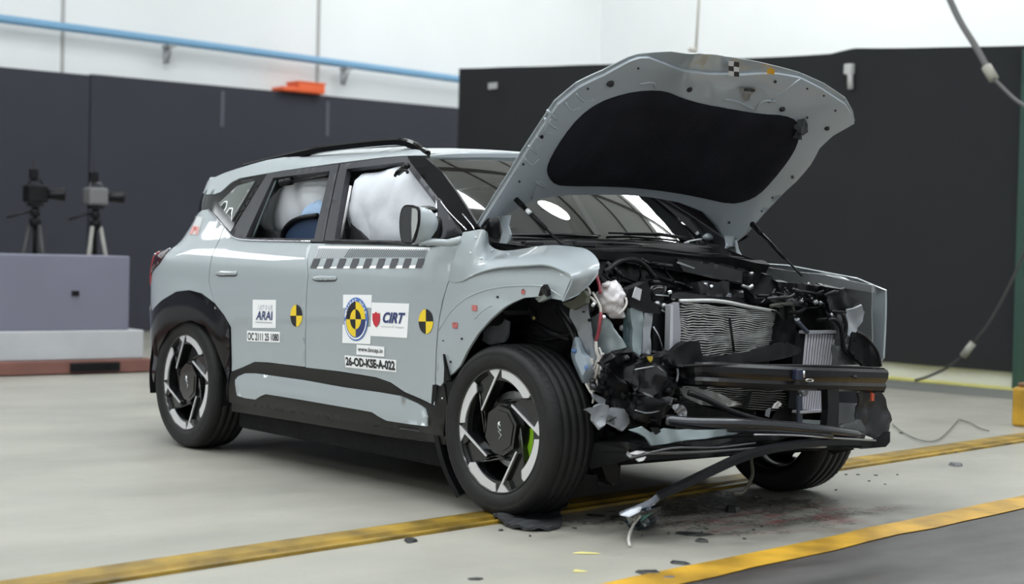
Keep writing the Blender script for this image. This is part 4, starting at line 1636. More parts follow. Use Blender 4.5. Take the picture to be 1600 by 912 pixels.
cushion('curtain_airbag', -.660, [(572, 392), (620, 394), (700, 380), (700, 340), (672, 296), (645, 258), (628, 258), (606, 265), (585, 270), (567, 270), (560, 277), (553, 300), (547, 330), (546, 345), (554, 362), (564, 380)], .055, .16, AIRBAG, .012, 2)
cushion('curtain_airbag', -.60, [(404, 342), (414, 322), (432, 298), (452, 283), (480, 279), (520, 274), (515, 330), (498, 340), (470, 350), (452, 362), (437, 374), (424, 366), (410, 355)], .05, .15, AIRBAG, .012, 7)
cushion('airbag_panel', -.625, [(575, 392), (590, 362), (612, 345), (632, 330), (640, 345), (660, 380), (640, 395)], .03, .10, mat('airbag_blue', (.56, .66, .82), .7, bump=(10, .5)), .01, 4)
cushion('child_seat_cover', -.64, [(470, 345), (474, 327), (486, 316), (504, 311), (512, 330), (508, 350), (490, 348)], .03, .08, AIRBLUE, .006, 3)
# torn head restraint hook seen against the front airbag, trim in the rear window
b = B()
b.tube(smooth_path(UY([(617, 275, -.76), (622, 267, -.76), (634, 266, -.76), (637, 270, -.76)]), 4), .007, 8)
b.tube(UY([(622, 270, -.75), (637, 258, -.75)]), .014, 8)
b.build('grab_handle', BLACK, CAR)
b = B()
b.tube(UY([(449, 285, -.70), (490, 278, -.70), (512, 274, -.70)]), .008, 8)
b.tube(UY([(440, 285, -.70), (455, 283, -.70)]), .02, 8)
b.build('grab_handle', BLACK, CAR)
b = B()
b.tube(UY([(548, 290, -.79), (533, 372, -.80)]), .006, 8)
b.build('window_channel', ALU, CAR)
b = B()
b.slab(UY([(548, 348, -.72), (562, 362, -.72), (574, 378, -.72), (547, 380, -.72)]), (0, .02, 0))
b.build('seat_belt_cover', SEAT, CAR)
b = B()
b.slab(UY([(394, 371, -.70), (396, 362, -.70), (412, 358, -.70), (428, 362, -.70), (436, 374, -.70)]), (0, .05, 0))
b.build('seat_belt_cover', SEAT, CAR)

# ------------------------------------------------------------------ hood, thrown up and bent
HA = math.radians(47)
HD, HN = Vector((math.cos(HA), 0, math.sin(HA))), Vector((math.sin(HA), 0, -math.cos(HA)))
HO = Vector((-.32, 0, 1.16))


def sst(x):
    x = max(0, min(1, x))
    return x*x*(3-2*x)


def hoodfn(a, b):
    h = -(.137-.15*b)*max(0, 1-(a/.80)**2) if b < .913 else 0
    h += .20*b*sst((a-.12)/.75)*sst(b*1.6)
    h += .018*noise.noise(Vector((a*3.2, b*3.0, 4.2)))*sst(b*1.5)
    # buckle near the leading edge
    h += .05*math.exp(-((a+.30)/.16)**2)*sst((b-.75)/.25)
    return HO+Vector((0, a, 0))+HD*b+HN*h


HOOD = Surf(hoodfn, -1.0, 1.05, -.10, 1.25, 80, 60, out=(.73, 0, -.68))
hin = [(746, 361), (775, 314), (800, 275), (850, 196), (872, 164), (905, 137), (945, 118), (985, 96), (1000, 91), (1014, 91), (1040, 101), (1070, 112), (1108, 117), (1160, 118), (1215, 116), (1250, 122), (1285, 140), (1320, 163),
       (1332, 180), (1335, 193), (1325, 199), (1302, 212), (1280, 232), (1266, 258), (1245, 283), (1210, 317), (1180, 350), (1163, 369), (1150, 378), (1133, 375), (1122, 352), (1100, 331), (1060, 316), (1000, 306), (940, 304),
       (885, 305), (850, 309), (826, 316), (800, 330), (785, 338), (762, 341)]
pad = [(854, 262), (862, 243), (880, 213), (905, 182), (935, 160), (975, 146), (1010, 141), (1040, 142), (1065, 153), (1100, 163), (1150, 172), (1190, 178), (1225, 180), (1245, 188), (1250, 202), (1246, 225), (1232, 250), (1205, 284),
       (1185, 304), (1165, 314), (1140, 318), (1100, 309), (1060, 301), (1000, 293), (940, 290), (890, 290), (868, 288), (857, 277)]
hout = [(743, 361), (772, 312), (797, 273), (847, 194), (869, 161), (903, 133), (943, 114), (983, 93), (998, 88), (1012, 86.5), (1050, 84), (1095, 87), (1137, 92), (1170, 97), (1205, 104), (1250, 116), (1290, 134), (1322, 156), (1334, 178), (1337, 193), (1327, 201), (1304, 215), (1282, 236),
        (1268, 261), (1247, 286), (1212, 320), (1182, 353), (1165, 372), (1152, 381), (1133, 378), (1118, 355), (1098, 334), (1060, 319), (1000, 309), (940, 307), (885, 308), (850, 312), (826, 319), (800, 333), (785, 341), (762, 345)]
b = B()
sheet(b, HOOD, hout, -.014, step=.035, lip=.003)
hood = b.build('hood', PAINT, CAR)
b = B()
sheet(b, HOOD, hin, .0, step=.035, lip=.016)
b.build('inner_panel', PAINT_IN, hood)
b = B()
sheet(b, HOOD, roundpoly(pad, 1), .004, step=.03, lip=.006, bulge=(.016, .05))
b.build('insulation_pad', PADM, hood)
# front lip outside markings
b = B()
for i, (x, y) in enumerate(((1136, 92), (1144, 93.5), (1136, 100), (1144, 101), (1136, 107.5), (1144, 108.5))):
    q = [HOOD.px(x, y+8, .000), HOOD.px(x+8.5, y+8.6, .000), HOOD.px(x+8.5, y+.8, .0), HOOD.px(x, y, .0)]
    b.add([p+HN*.012 for p in q], [[0, 1, 2, 3]], (i+(i//2)) % 2)
b.build('checker_tape', [WHITE, INK], hood)
b = B()
q = [HOOD.px(x, y, .012) for x, y in ((1196, 112), (1208, 114), (1209, 107), (1203, 103), (1197, 106))]
b.add(q, [[0, 1, 2, 3, 4]], 0)
b.build('marker', mat('amber_marker', (.85, .45, .03), .4), hood)
for x, y, r in ((953, 130, 6.5), (1077, 139, 5), (1222, 170, 5), (1292, 200, 4.5)):
    b = B()
    b.lump(HOOD.px(x, y, .002), (r*.0026, r*.0026, r*.0024), .1, x, 2)
    b.build('rubber_plug', INK, hood)
for x, y, r in ((997, 106, 2), (918, 138, 2), (846, 213, 3), (817, 256, 2), (811, 283, 2), (1211, 127, 2.4), (1261, 138, 1.8), (1287, 149, 1.8), (1305, 172, 2), (1261, 183, 2), (1238, 276, 2.6), (1207, 308, 1.8), (1190, 329, 1.6), (1139, 347, 2)):
    P = [HOOD.px(x+r*math.cos(k*PI/4), y+r*math.sin(k*PI/4), .003) for k in range(8)]
    b = B()
    b.add(P, [list(range(8))], 0)
    b.build('panel_hole', INK, hood)

# pressed ribs and stamped latch plate
for pts in ([(838, 213), (846, 222), (838, 232)], [(851, 185), (862, 196), (870, 201)], [(855, 172), (870, 187)], [(884, 160), (892, 172), (906, 168)], [(826, 228), (838, 240)], [(818, 244), (830, 258), (842, 248)], [(836, 283), (843, 288), (852, 292)],
            [(860, 185), (850, 205), (862, 208)], [(900, 146), (912, 158), (928, 155)], [(830, 310), (842, 284), (852, 292)], [(1000, 131), (1020, 129), (1023, 137)], [(1180, 172), (1192, 158), (1212, 158)], [(1200, 160), (1250, 123)], [(1130, 155), (1150, 158), (1180, 172)]):
    b = B()
    b.tube(smooth_path([HOOD.px(x, y, .0005) for x, y in pts], 3), .0048, 6)
    b.build('pressed_rib', PAINT_IN, hood)
b = B()
P = [HOOD.px(x, y, .006) for x, y in ((1155, 136), (1180, 137), (1180, 142), (1171, 143), (1171, 155), (1163, 157), (1158, 148), (1160, 142), (1155, 141))]
b.slab(P, HD*.004)
b.tube([HOOD.px(1162, 137, .012), HOOD.px(1177, 139, .012)], .005, 6, 1)
b.build('latch_striker', [STEEL, INK], hood)
b = B()
b.tube([HOOD.px(x, y, -.012) for x, y in ((905, 305), (960, 303), (1010, 306), (1058, 314))], .006, 6)
b.build('rear_seal', BLACK, hood)
b = B()
b.lump(HOOD.px(1252, 193, .01), (.02, .03, .04), .4, 3, 3)
b.lump(HOOD.px(1246, 205, .01), (.02, .02, .03), .4, 9, 3)
b.build('torn_foam', mat('grey_foam', (.06, .065, .07), .9), hood)

# hinges and gas struts
b = B()
b.slab(UY([(783, 337, -.70), (796, 336, -.70), (793, 352, -.70), (797, 366, -.70), (794, 376, -.70), (785, 392, -.70), (776, 390, -.70), (782, 374, -.70), (785, 362, -.70), (782, 348, -.70)]), (0, .010, 0))
b.build('hood_hinge', PAINT_IN, CAR)
b = B()
b.slab(UY([(1132, 368, .70), (1146, 368, .70), (1143, 384, .70), (1134, 385, .70)]), (0, .012, 0))
b.tube(smooth_path(UY([(1137, 382, .70), (1132, 392, .70), (1124, 397, .70)]), 4), .007, 6)
b.tube(smooth_path(UY([(1148, 371, .72), (1151, 385, .72), (1153, 400, .72)]), 4), .008, 6)
b.tube(smooth_path(UY([(1175, 352, .72), (1166, 362, .72), (1150, 373, .72)]), 4), .008, 6)
b.build('hood_hinge', PAINT_IN, CAR)
for s0, s1, y0, y1 in (((803, 308), (880, 384), -.66, -.62), ((1176, 351), (1253, 431), .72, .68)):
    a, c = U(*s0, y=y0), U(*s1, y=y1)
    b = B()
    b.lump(a, (.016, .012, .016), 0, 0, 2)
    b.tube([a, a.lerp(c, .18)], .012, 10)
    b.tube([a.lerp(c, .1), a.lerp(c, .66)], .0092, 10)
    b.tube([a.lerp(c, .6), c], .0048, 8)
    st = b.build('gas_strut', BLACK, CAR)
b = B()
a, c = U(803, 308, y=-.675), U(880, 384, y=-.635)
b.tube([a.lerp(c, .27), a.lerp(c, .33)], .0100, 10)
b.build('strut_label', WHITE, CAR)

# ------------------------------------------------------------------ torn-open front end
GREYM = mat('dull_grey_sheet', (.115, .12, .125), .42, .2, bump=(16, .3))
LBLUE = mat('pale_blue_grey_sheet', (.24, .29, .31), .35, .0, .5, bump=(12, .4))
LGREY = mat('pale_grey_sheet', (.27, .285, .31), .4, .1, bump=(12, .4))
OLIVE = mat('olive_grey_foam', (.105, .11, .085), .8, bump=(30, .4))
TRANSL = mat('milky_bottle', (.42, .49, .56), .3, coat=.3)
WIREW = mat('white_wire', (.6, .57, .54), .5)
REDW = mat('dull_red_pipe', (.26, .035, .05), .4)


def wave(X, amp, freq, seed):
    return Surf(lambda a, c: Vector((X+amp*noise.noise(Vector((a*freq, c*freq, seed)))+amp*.5*noise.noise(Vector((a*freq*3, c*freq*3, seed+5))), a, c)), -1.2, 1.2, -.1, 1.5, 60, 50, out=(1, 0, 0))


def wavey(Y, amp, freq, seed):
    return Surf(lambda a, c: Vector((a, Y+amp*noise.noise(Vector((a*freq, c*freq, seed)))+amp*.5*noise.noise(Vector((a*freq*3, c*freq*3, seed+5))), c)), -1.0, 1.4, -.1, 1.5, 60, 50, out=(0, -1, 0))


def torn(name, X, poly, mt, amp=.02, freq=5, seed=1, lip=.012, axis='x', step=.02, parent=None, bulge=None, rnd=0):
    S_ = wave(X, amp, freq, seed) if axis == 'x' else wavey(X, amp, freq, seed)
    b = B()
    poly = roundpoly(poly, rnd) if rnd else poly
    sheet(b, S_, poly, 0, step=step, lip=lip, bulge=bulge)
    sheet(b, S_, poly, -lip-.001, step=step, lip=0)
    return b.build(name, mt, parent or CAR)


def slabx(name, X, poly, th, mt, parent=None):
    b = B()
    b.slab([U(px, py, x=X) for px, py in poly], (-th, 0, 0))
    return b.build(name, mt, parent or CAR)


def tubes(name, lst, mt, parent=None, k=5, seg=8):
    for pts, r in lst:
        b = B()
        b.tube(smooth_path(UX(pts), k), r, seg)
        o = b.build(name, mt, parent or CAR)
    return o


def tubesy(name, lst, mt, parent=None, k=4, seg=8):
    for pts, r in lst:
        b = B()
        b.tube(smooth_path(UY(pts), k), r, seg)
        b.build(name, mt, parent or CAR)


# bulkhead and dark mass of the power unit behind everything
b = B()
b.box((-.36, 0, .68), (.05, 1.44, .86), bev=.01)
b.build('bulkhead', BLACKROUGH, CAR)
for sg in (-1, 1):
    b = B()
    b.box((-.12 if sg < 0 else -.05, sg*.60, .70 if sg < 0 else .60), (.46 if sg < 0 else .6, .05, .62 if sg < 0 else .46), bev=.015)
    b.lump((-.05, sg*.58, .78), (.17, .13, .22), .10, 3+sg, 3)
    b.build('strut_tower', BLACKROUGH, CAR)
b = B()
b.box((-.05, -.10, .50), (.50, .62, .42), bev=.05)
b.box((.02, .22, .62), (.42, .40, .36), bev=.05)
b.lump((.10, -.20, .52), (.16, .20, .18), .25, 4, 3)
b.lump((.08, .18, .42), (.18, .22, .15), .25, 8, 3)
b.tube([(.05, -.42, .46), (.05, .30, .46)], .12, 20)
b.box((.0, 0, .27), (.50, 1.16, .10), bev=.03)
b.build('power_unit', BLACKROUGH, CAR)
b = B()
b.box((-.08, .02, .87), (.36, .70, .10), bev=.035)
b.box((-.02, -.30, .84), (.26, .30, .14), bev=.03)
b.box((.02, .36, .86), (.30, .26, .13), bev=.03)
for k in range(5):
    b.box((-.08, -.25+k*.12, .925), (.30, .02, .015), bev=.004)
b.build('engine_cover', BLACK, CAR)

# cowl: black trough under the windscreen and the cover plate before it
CW = Surf(lambda a, c: Vector((-.47+.10*(1-(a/.72)**2)+.40*c, a, 1.125-.05*c-.05*sst(c)*max(0, a+.1)+.012*math.sin(c*9)+.01*noise.noise(Vector((a*4, c*5, 1))))), -.8, .8, -.05, 1.3, 60, 30, out=(.3, 0, .95))
b = B()
sheet(b, CW, [(-.72, 0), (0, 0), (.72, 0), (.70, 1.0), (.35, .96), (0, .98), (-.40, 1.02), (-.70, 1.0)], 0, par=True, step=.04, lip=.05)
cowl = b.build('cowl_cover', mat('cowl_black', (.006, .006, .007), .5, spec=.10), CAR)
for k in range(7):
    b = B()
    b.tube([CW.at(-.60+k*.012, .25+.1*k, .004), CW.at(-.1, .22+.1*k, .004), CW.at(.55, .24+.1*k, .004)], .0035, 6)
    b.build('cowl_rib', SGBLACK, cowl)
b = B()
b.tube([CW.at(.0, .45, .004), CW.at(.0, .45, .02)], .012, 10)
b.build('washer_nozzle', BLACK, cowl)
torn('plenum_cover', .04, [(884, 386), (925, 390), (1000, 396), (1090, 404), (1160, 418), (1172, 426), (1168, 446), (1120, 437), (1060, 424), (1000, 414), (950, 406), (915, 402), (895, 396)], mat('soft_black_cover', (.010, .010, .011), .5, spec=.15), .02, 3, 4, .02, rnd=1)
torn('plenum_cover', .10, [(1058, 404), (1110, 410), (1162, 424), (1168, 443), (1120, 436), (1068, 424)], mat('grey_black_cover', (.030, .031, .034), .45, spec=.25), .01, 3, 7, .015)
slabx('trim_clip', .125, [(1059, 408), (1086, 418), (1085, 420), (1058, 411)], .004, STEEL)
torn('splash_shield', .02, [(890, 398), (935, 402), (1010, 414), (1085, 430), (1165, 446), (1200, 452), (1200, 470), (1090, 462), (1030, 446), (975, 440), (940, 440), (925, 425)], BLACK, .04, 5, 2, .02)
b = B()
c_ = U(766, 366, y=-.655)
b.lump(c_, (.06, .035, .09), .2, 5, 3)
b.box(c_+Vector((.05, .06, -.06)), (.16, .08, .06), bev=.01)
b.build('cowl_corner', BLACK, CAR)
b = B()
c_ = U(842, 375, y=-.62)
b.box(c_+Vector((-.03, .08, -.03)), (.14, .16, .05), bev=.01)
b.box(c_+Vector((.0, .22, -.01)), (.10, .12, .03), bev=.01)
b.build('cowl_side_bracket', mat('bluish_black', (.018, .019, .024), .5), CAR)
# far mirror and hardware beyond the windscreen corner
fm = B()
fm.lump(U(1112, 375, y=.93), (.09, .10, .065), .12, 4, 3)
o = fm.build('wing_mirror', GBLACK, CAR)
b = B()
b.lump(U(1110, 370, y=.83), (.03, .05, .02), .1, 4, 2)
b.build('mirror_highlight_cap', PAINT, o)
tubes('wiper_arm', [([(1062, 383, -.42), (1078, 377, -.42), (1096, 374, -.42)], .006), ([(1075, 377, -.40), (1073, 388, -.40)], .006)], STEEL)
b = B()
b.lump(U(1085, 391, x=-.40), (.05, .06, .016), .2, 2, 3)
b.build('wiper_cover', mat('pale_cover', (.5, .5, .51), .3), CAR)

# left fender, standing nearly whole, seen from within
LF = Surf(lambda a, c: Vector((a, .845-.10*sst((c-.86)/.16)-.05*sst((a-.2)/.5), c)), -.6, 1.1, .2, 1.4, 60, 60, out=(0, -1, 0))
torn('front_fender', .80, [(1322, 449), (1362, 456), (1362, 515), (1361, 558), (1350, 538), (1338, 520), (1330, 498), (1316, 470)], mat('fender_inner_grey', (.15, .155, .16), .45), .01, 4, 3, .010, axis='y')
torn('fender_rail', .74, [(1140, 397), (1152, 401), (1172, 411), (1195, 417), (1248, 425), (1288, 429.5), (1325, 438), (1362, 445.5), (1362, 457), (1325, 451), (1290, 448), (1260, 442), (1223, 439), (1215, 431), (1207, 425), (1193, 422), (1172, 416), (1150, 406)], mat('fender_top_grey', (.20, .205, .215), .35, coat=.4), .008, 4, 6, .02, axis='y')
torn('fender_top', .80, [(1245, 424.5), (1262, 425), (1288, 427), (1310, 432), (1324, 438), (1300, 436), (1270, 432)], PAINT, .01, 4, 3, .02, axis='y')
torn('rail_cap', .78, [(1278, 430), (1290, 430), (1322, 437), (1326, 441), (1300, 438), (1280, 436)], BLACK, .01, 4, 3, .02, axis='y')
b = B()
b.box((-.66, .845, .62), (.06, .06, .7), bev=.02)
b.build('body_pillar', PAINT, CAR)
b = B()
LS = Surf(lambda a, c: Vector((a, SW(a, c)-.01, c)), -.6, .6, .2, 1.2, 30, 30, out=(0, 1, 0))
poly = [(-.45, .30), (-.45, 1.05), (-.1, 1.04), (.30, .99), (.46, .94), (.46, .64)]+[(.43*math.cos(math.radians(a)), .37+.44*math.sin(math.radians(a))) for a in range(25, 181, 12)]
sheet(b, LS, poly, 0, par=True, step=.05, lip=.012)
b.build('front_fender', PAINT, CAR)

# ---- right front corner: apron, pipes, tanks, sheets
torn('olive_pad', -.76, [(878, 474), (896, 468), (912, 454), (917, 462), (915, 474), (905, 479), (896, 484), (884, 478)], OLIVE, .01, 8, 2, .02, axis='y')
torn('inner_apron', -.64, [(860, 470), (872, 474), (884, 479), (900, 481), (916, 477), (918, 500), (934, 490), (945, 497), (957, 513), (971, 530), (979, 545), (978, 556), (962, 570), (940, 580), (925, 562), (905, 530), (885, 500), (870, 484)], PAINT_CR, .035, 7, 9, .012, axis='y')
torn('apron_flange', -.70, [(893, 478), (916, 476), (920, 502), (926, 545), (930, 566), (916, 548), (903, 522), (890, 496)], LGREY, .02, 9, 4, .010, axis='y')
b = B()
for px, py, rx, rz in ((924, 478, .014, .022), (921.5, 500, .012, .007), (912, 487, .004, .004)):
    b.lump(U(px, py, y=-.725), (rx, .008, rz), .1, 1, 3)
b.build('grommet', BLACK, CAR)
b = B()
b.tube([U(927, 476, y=-.74), U(927, 476, y=-.755)], .009, 8)
b.tube([U(943, 496, y=-.70), U(943, 496, y=-.715)], .010, 8)
b.tube([U(943, 496, y=-.715), U(943, 496, y=-.72)], .005, 8)
b.build('bolts', CHROME, CAR)
tubesy('red_pipe', [([(932, 430, -.66), (936, 444, -.67), (938, 458, -.68)], .007)], REDW, seg=8)
tubesy('red_pipe', [([(939, 488, -.72), (937, 505, -.73), (935, 520, -.73), (931, 532, -.73)], .007)], REDW, seg=8)
tubesy('pale_wire', [([(931, 532, -.73), (932, 548, -.73), (936, 560, -.72), (934, 575, -.72), (930, 590, -.70)], .006)], WIREW, seg=8)
tubesy('pale_wire', [([(926, 457, -.70), (932, 467, -.70), (938, 480, -.70), (938, 492, -.70)], .005)], WIREW, seg=8)
tubesy('pale_wire', [([(917, 462, -.72), (925, 466, -.72), (931, 474, -.72)], .005)], WIREW, seg=8)
tubesy('pale_wire', [([(916, 446, -.72), (921, 455, -.72), (920, 463, -.72)], .005)], WIREW, seg=8)
tubes('wire', [([(978, 465, .36), (979, 474, .37), (974, 484, .37), (966, 491, .36)], .0045)], WIREW)
b = B()
cc = U(955, 464, x=.30)
b.lump(cc, (.055, .055, .060), .14, 11, 4, 0, 3)
b.lump(U(961, 485, x=.31), (.035, .032, .030), .2, 5, 3, 0, 3)
b.lump(U(970, 492, x=.32), (.018, .018, .014), .1, 2, 3)
b.tube([U(948, 447, x=.31), U(947, 442, x=.31)], .018, 12)
b.build('coolant_tank', WPLAS, CAR)
b = B()
b.lump(U(973, 512, x=.30), (.013, .013, .013), .2, 2, 3)
b.build('cap', WPLAS, CAR)
torn('front_upright', .36, [(984, 482), (990, 478), (997, 482), (1003, 484), (1006, 500), (1004, 530), (1001, 556), (990, 560), (988, 540), (989, 515), (986, 500)], LBLUE, .015, 6, 3, .02)
torn('front_upright', .33, [(980, 492), (986, 481), (990, 500), (989, 540), (985, 556), (980, 540)], mat('teal_grey_sheet', (.10, .15, .165), .35, bump=(12, .3)), .01, 6, 8, .02)
torn('front_upright', .36, [(1007, 489), (1012, 487), (1017, 480), (1021, 486), (1019, 505), (1016, 525), (1017, 552), (1003, 560), (1005, 530)], LGREY, .015, 8, 5, .02)
slabx('label', .39, [(994, 448), (1003, 452), (1000, 469.5), (989, 464)], .006, mat('label_grey', (.5, .5, .54), .4))
b = B()
c_ = U(1022, 460, x=.24)
b.tube([c_-Vector((0, 0, .09)), c_-Vector((0, 0, .03)), c_+Vector((0, 0, .0)), c_+Vector((0, 0, .035)), c_+Vector((0, 0, .042))], [.046, .046, .050, .050, .03], 24)
b.tube([c_+Vector((0, 0, .04)), c_+Vector((0, 0, .06))], [.028, .022], 16)
b.build('filter_housing', GBLACK, CAR)
b = B()
b.tube([c_+Vector((.045, -.03, -.035)), c_+Vector((.06, -.035, -.037))], .012, 10)
b.tube([c_+Vector((.05, .0, -.045)), c_+Vector((.065, .0, -.047))], .014, 10)
b.tube([c_+Vector((.05, -.04, .0)), c_+Vector((.055, .03, -.004))], .003, 6)
b.build('fittings', STEEL, CAR)
slabx('tab', .30, [(1036, 480), (1049, 481.5), (1048, 489), (1035, 487.5)], .008, WHITE)
slabx('tank_bracket', .36, [(982, 452), (1012, 440), (1018, 470), (1030, 476), (1032, 490), (1006, 488), (984, 478)], .05, BLACK)
slabx('bracket_leg', .30, [(1020, 482), (1036, 486), (1046, 500), (1050, 520), (1052, 552), (1020, 556)], .08, BLACK)
tubes('chrome_line', [([(1020, 510, .34), (1027, 522, .35), (1033, 540, .35), (1037, 556, .35)], .0055)], mat('bright_tube', (.5, .5, .55), .15, 1.0))
b = B()
# milky washer bottle wedged behind the wheel, blue cap
bt = [(903, 526), (908, 536), (913, 550), (920, 556), (926, 572), (920, 588), (915, 598), (908, 584), (900, 566), (897, 552), (899, 538)]
P0 = UY([(x, y, -.70) for x, y in bt])
cen_ = sum(P0, Vector())/len(P0)
rings = [[p.lerp(cen_, .35)+Vector((.03, -.035, 0)) for p in P0], [p+Vector((.005, -.02, 0)) for p in P0], [p+Vector((0, .05, 0)) for p in P0], [p.lerp(cen_, .4)+Vector((0, .08, 0)) for p in P0]]
rl_ = ringloft([subring(r, 2) for r in rings])
wb = rl_.build('washer_bottle', TRANSL, CAR, recalc=True)
b = B()
b.lump(U(916, 574, y=-.745), (.010, .006, .011), 0, 1, 3)
b.lump(U(897, 548, y=-.74), (.012, .01, .009), .2, 1, 3)
b.build('blue_cap', mat('pale_blue_cap', (.12, .22, .45), .4), wb)
tubesy('connector', [([(928, 577, -.68), (944, 588, -.70)], .009)], WIREW, seg=6)
tubesy('connector', [([(938, 578, -.68), (947, 571, -.70)], .007)], WIREW, seg=6)
tubesy('connector', [([(924, 560, -.70), (926, 570, -.70)], .008)], WIREW, seg=6)
tubesy('wire', [([(915, 599, -.72), (921, 610, -.72), (927, 618, -.72), (926, 630, -.72)], .004)], WIREW, seg=6)
tubesy('wire', [([(927, 585, -.68), (920, 598, -.68), (923, 612, -.68), (935, 602, -.68), (930, 592, -.68)], .006)], WIREW, seg=6)
tubesy('wire', [([(936, 543, -.70), (940, 556, -.70), (935, 570, -.70), (942, 578, -.70)], .0045)], WIREW, seg=6)
tubesy('wire', [([(943, 552, -.70), (934, 562, -.70), (928, 577, -.70)], .0045)], WIREW, seg=6)
torn('torn_rail_end', .40, [(926, 614), (940, 620), (952, 627), (949, 634), (938, 632), (928, 622)], LGREY, .02, 12, 2, .01)
torn('torn_rail_end', .44, [(925, 649), (930, 640), (939, 630), (951, 633), (953, 645), (947, 660), (937, 668), (930, 660)], LGREY, .03, 14, 6, .012)
torn('torn_rail_end', .42, [(951, 642), (955, 636), (979, 639), (983, 650), (984, 660), (973, 673), (959, 667), (947, 661)], mat('pale_lilac_sheet', (.32, .34, .38), .4, bump=(14, .5)), .02, 10, 3, .012)
slabx('torn_slot', .455, [(952, 648), (960, 651), (961, 664), (951, 660)], .01, GREYM)

# ---- black tangle between the wheel and the bumper beam
rnd = random.Random(11)
torn('broken_grille', .43, [(944, 566), (962, 552), (990, 548), (1000, 560), (1040, 552), (1056, 562), (1058, 590), (1050, 615), (1030, 628), (1012, 650), (990, 652), (975, 638), (955, 634), (948, 610), (938, 590)], BLACK, .06, 9, 4, .03)
torn('broken_grille', .47, [(975, 574), (1004, 562), (1040, 566), (1052, 582), (1044, 604), (1020, 622), (996, 618), (980, 600)], SGBLACK, .05, 13, 8, .02)
torn('broken_grille', .47, [(984, 628), (1010, 618), (1034, 632), (1040, 650), (1010, 662), (990, 654)], BLACK, .05, 13, 9, .02)
tang = [(960, 575, .30, .06), (985, 585, .34, .07), (1015, 590, .38, .075), (1040, 585, .34, .06), (965, 610, .32, .06), (1000, 620, .38, .08), (1032, 612, .40, .055), (990, 645, .38, .07), (1020, 640, .40, .06), (1050, 640, .34, .05), (1045, 600, .30, .06), (975, 560, .26, .05), (1068, 560, .40, .045), (1082, 545, .40, .04)]
for i, (px, py, X, r) in enumerate(tang):
    b = B()
    c_ = U(px, py, x=X)
    if i % 3 == 0:
        b.lump(c_, (r*.8, r, r*.9), .35, i, 3, 0, 2.6)
    elif i % 3 == 1:
        b.box(c_, (r*1.2, r*1.7, r*1.5), Matrix.Rotation(rnd.uniform(-.6, .6), 3, 'X') @ Matrix.Rotation(rnd.uniform(-.5, .5), 3, 'Z'), bev=.012)
    else:
        b.lump(c_, (r*.7, r*.9, r), .25, i+20, 2, 0, 3, smooth=False)
        b.tube([c_+Vector((r*.6, -r*.4, r*.3)), c_+Vector((r*.95, -r*.2, r*.4))], r*.25, 10)
    b.build('broken_housing', [BLACK, BLACKROUGH, SGBLACK][i % 3], CAR)
for i in range(17):
    x0, y0 = rnd.uniform(930, 1050), rnd.uniform(548, 655)
    pts = [(x0, y0, rnd.uniform(.38, .46))]
    a = rnd.uniform(0, 6.3)
    for k in range(3):
        a += rnd.uniform(-.8, .8)
        pts.append((min(1085, max(926, pts[-1][0]+math.cos(a)*rnd.uniform(10, 22))), min(660, max(546, pts[-1][1]+math.sin(a)*rnd.uniform(6, 14))), rnd.uniform(.38, .47)))
    tubes('hose', [(pts, rnd.choice([.003, .004, .006, .009, .012]))], rnd.choice([BLACK, SGBLACK, BLACKROUGH, SGBLACK]), k=4, seg=7)
for i in range(12):
    px, py = rnd.uniform(935, 1070), rnd.uniform(550, 662)
    X = rnd.uniform(.38, .48)
    r = rnd.uniform(3, 7)
    n_ = rnd.randint(4, 6)
    a0 = rnd.uniform(0, 6)
    poly = [(px+r*rnd.uniform(.5, 1.3)*math.cos(a0+k*2*PI/n_), py+r*rnd.uniform(.5, 1.2)*math.sin(a0+k*2*PI/n_)) for k in range(n_)]
    b = B()
    P = [U(x, y, x=X+rnd.uniform(-.015, .015)) for x, y in poly]
    c_ = sum(P, Vector())/len(P)
    b.add(P+[c_+Vector((.012, 0, 0))]+[p-Vector((.01, 0, 0)) for p in P], [[k, (k+1) % n_, n_] for k in range(n_)]+[[k, n_+1+k, n_+1+(k+1) % n_, (k+1) % n_] for k in range(n_)])
    b.build('broken_bracket', rnd.choice([SGBLACK, BLACK, BLACK, mat('dark_metal', (.08, .08, .085), .35, .6)]), CAR)
slabx('yellow_tag', .475, [(1011, 557), (1020, 556.5), (1020, 561), (1017, 566), (1013, 562)], .006, mat('mustard_tag', (.42, .30, .02), .5))
torn('crumpled_bracket', .46, [(1034, 623), (1045, 619), (1052, 622), (1049, 631), (1040, 632)], mat('bright_crumple', (.55, .56, .6), .25, .8), .01, 12, 2, .008)
torn('crumpled_bracket', .46, [(1052, 634), (1060, 631), (1072, 637), (1069, 648), (1058, 647)], mat('bright_crumple', (.55, .56, .6), .25, .8), .02, 26, 5, .008)
tubes('chrome_line', [([(992, 641, .48), (1010, 645, .48), (1028, 642, .48), (1036, 636, .48)], .003), ([(988, 578, .47), (1004, 575, .48), (1022, 572, .48)], .003), ([(1058, 575, .47), (1059, 585, .47), (1057, 596, .47)], .005)], STEEL)

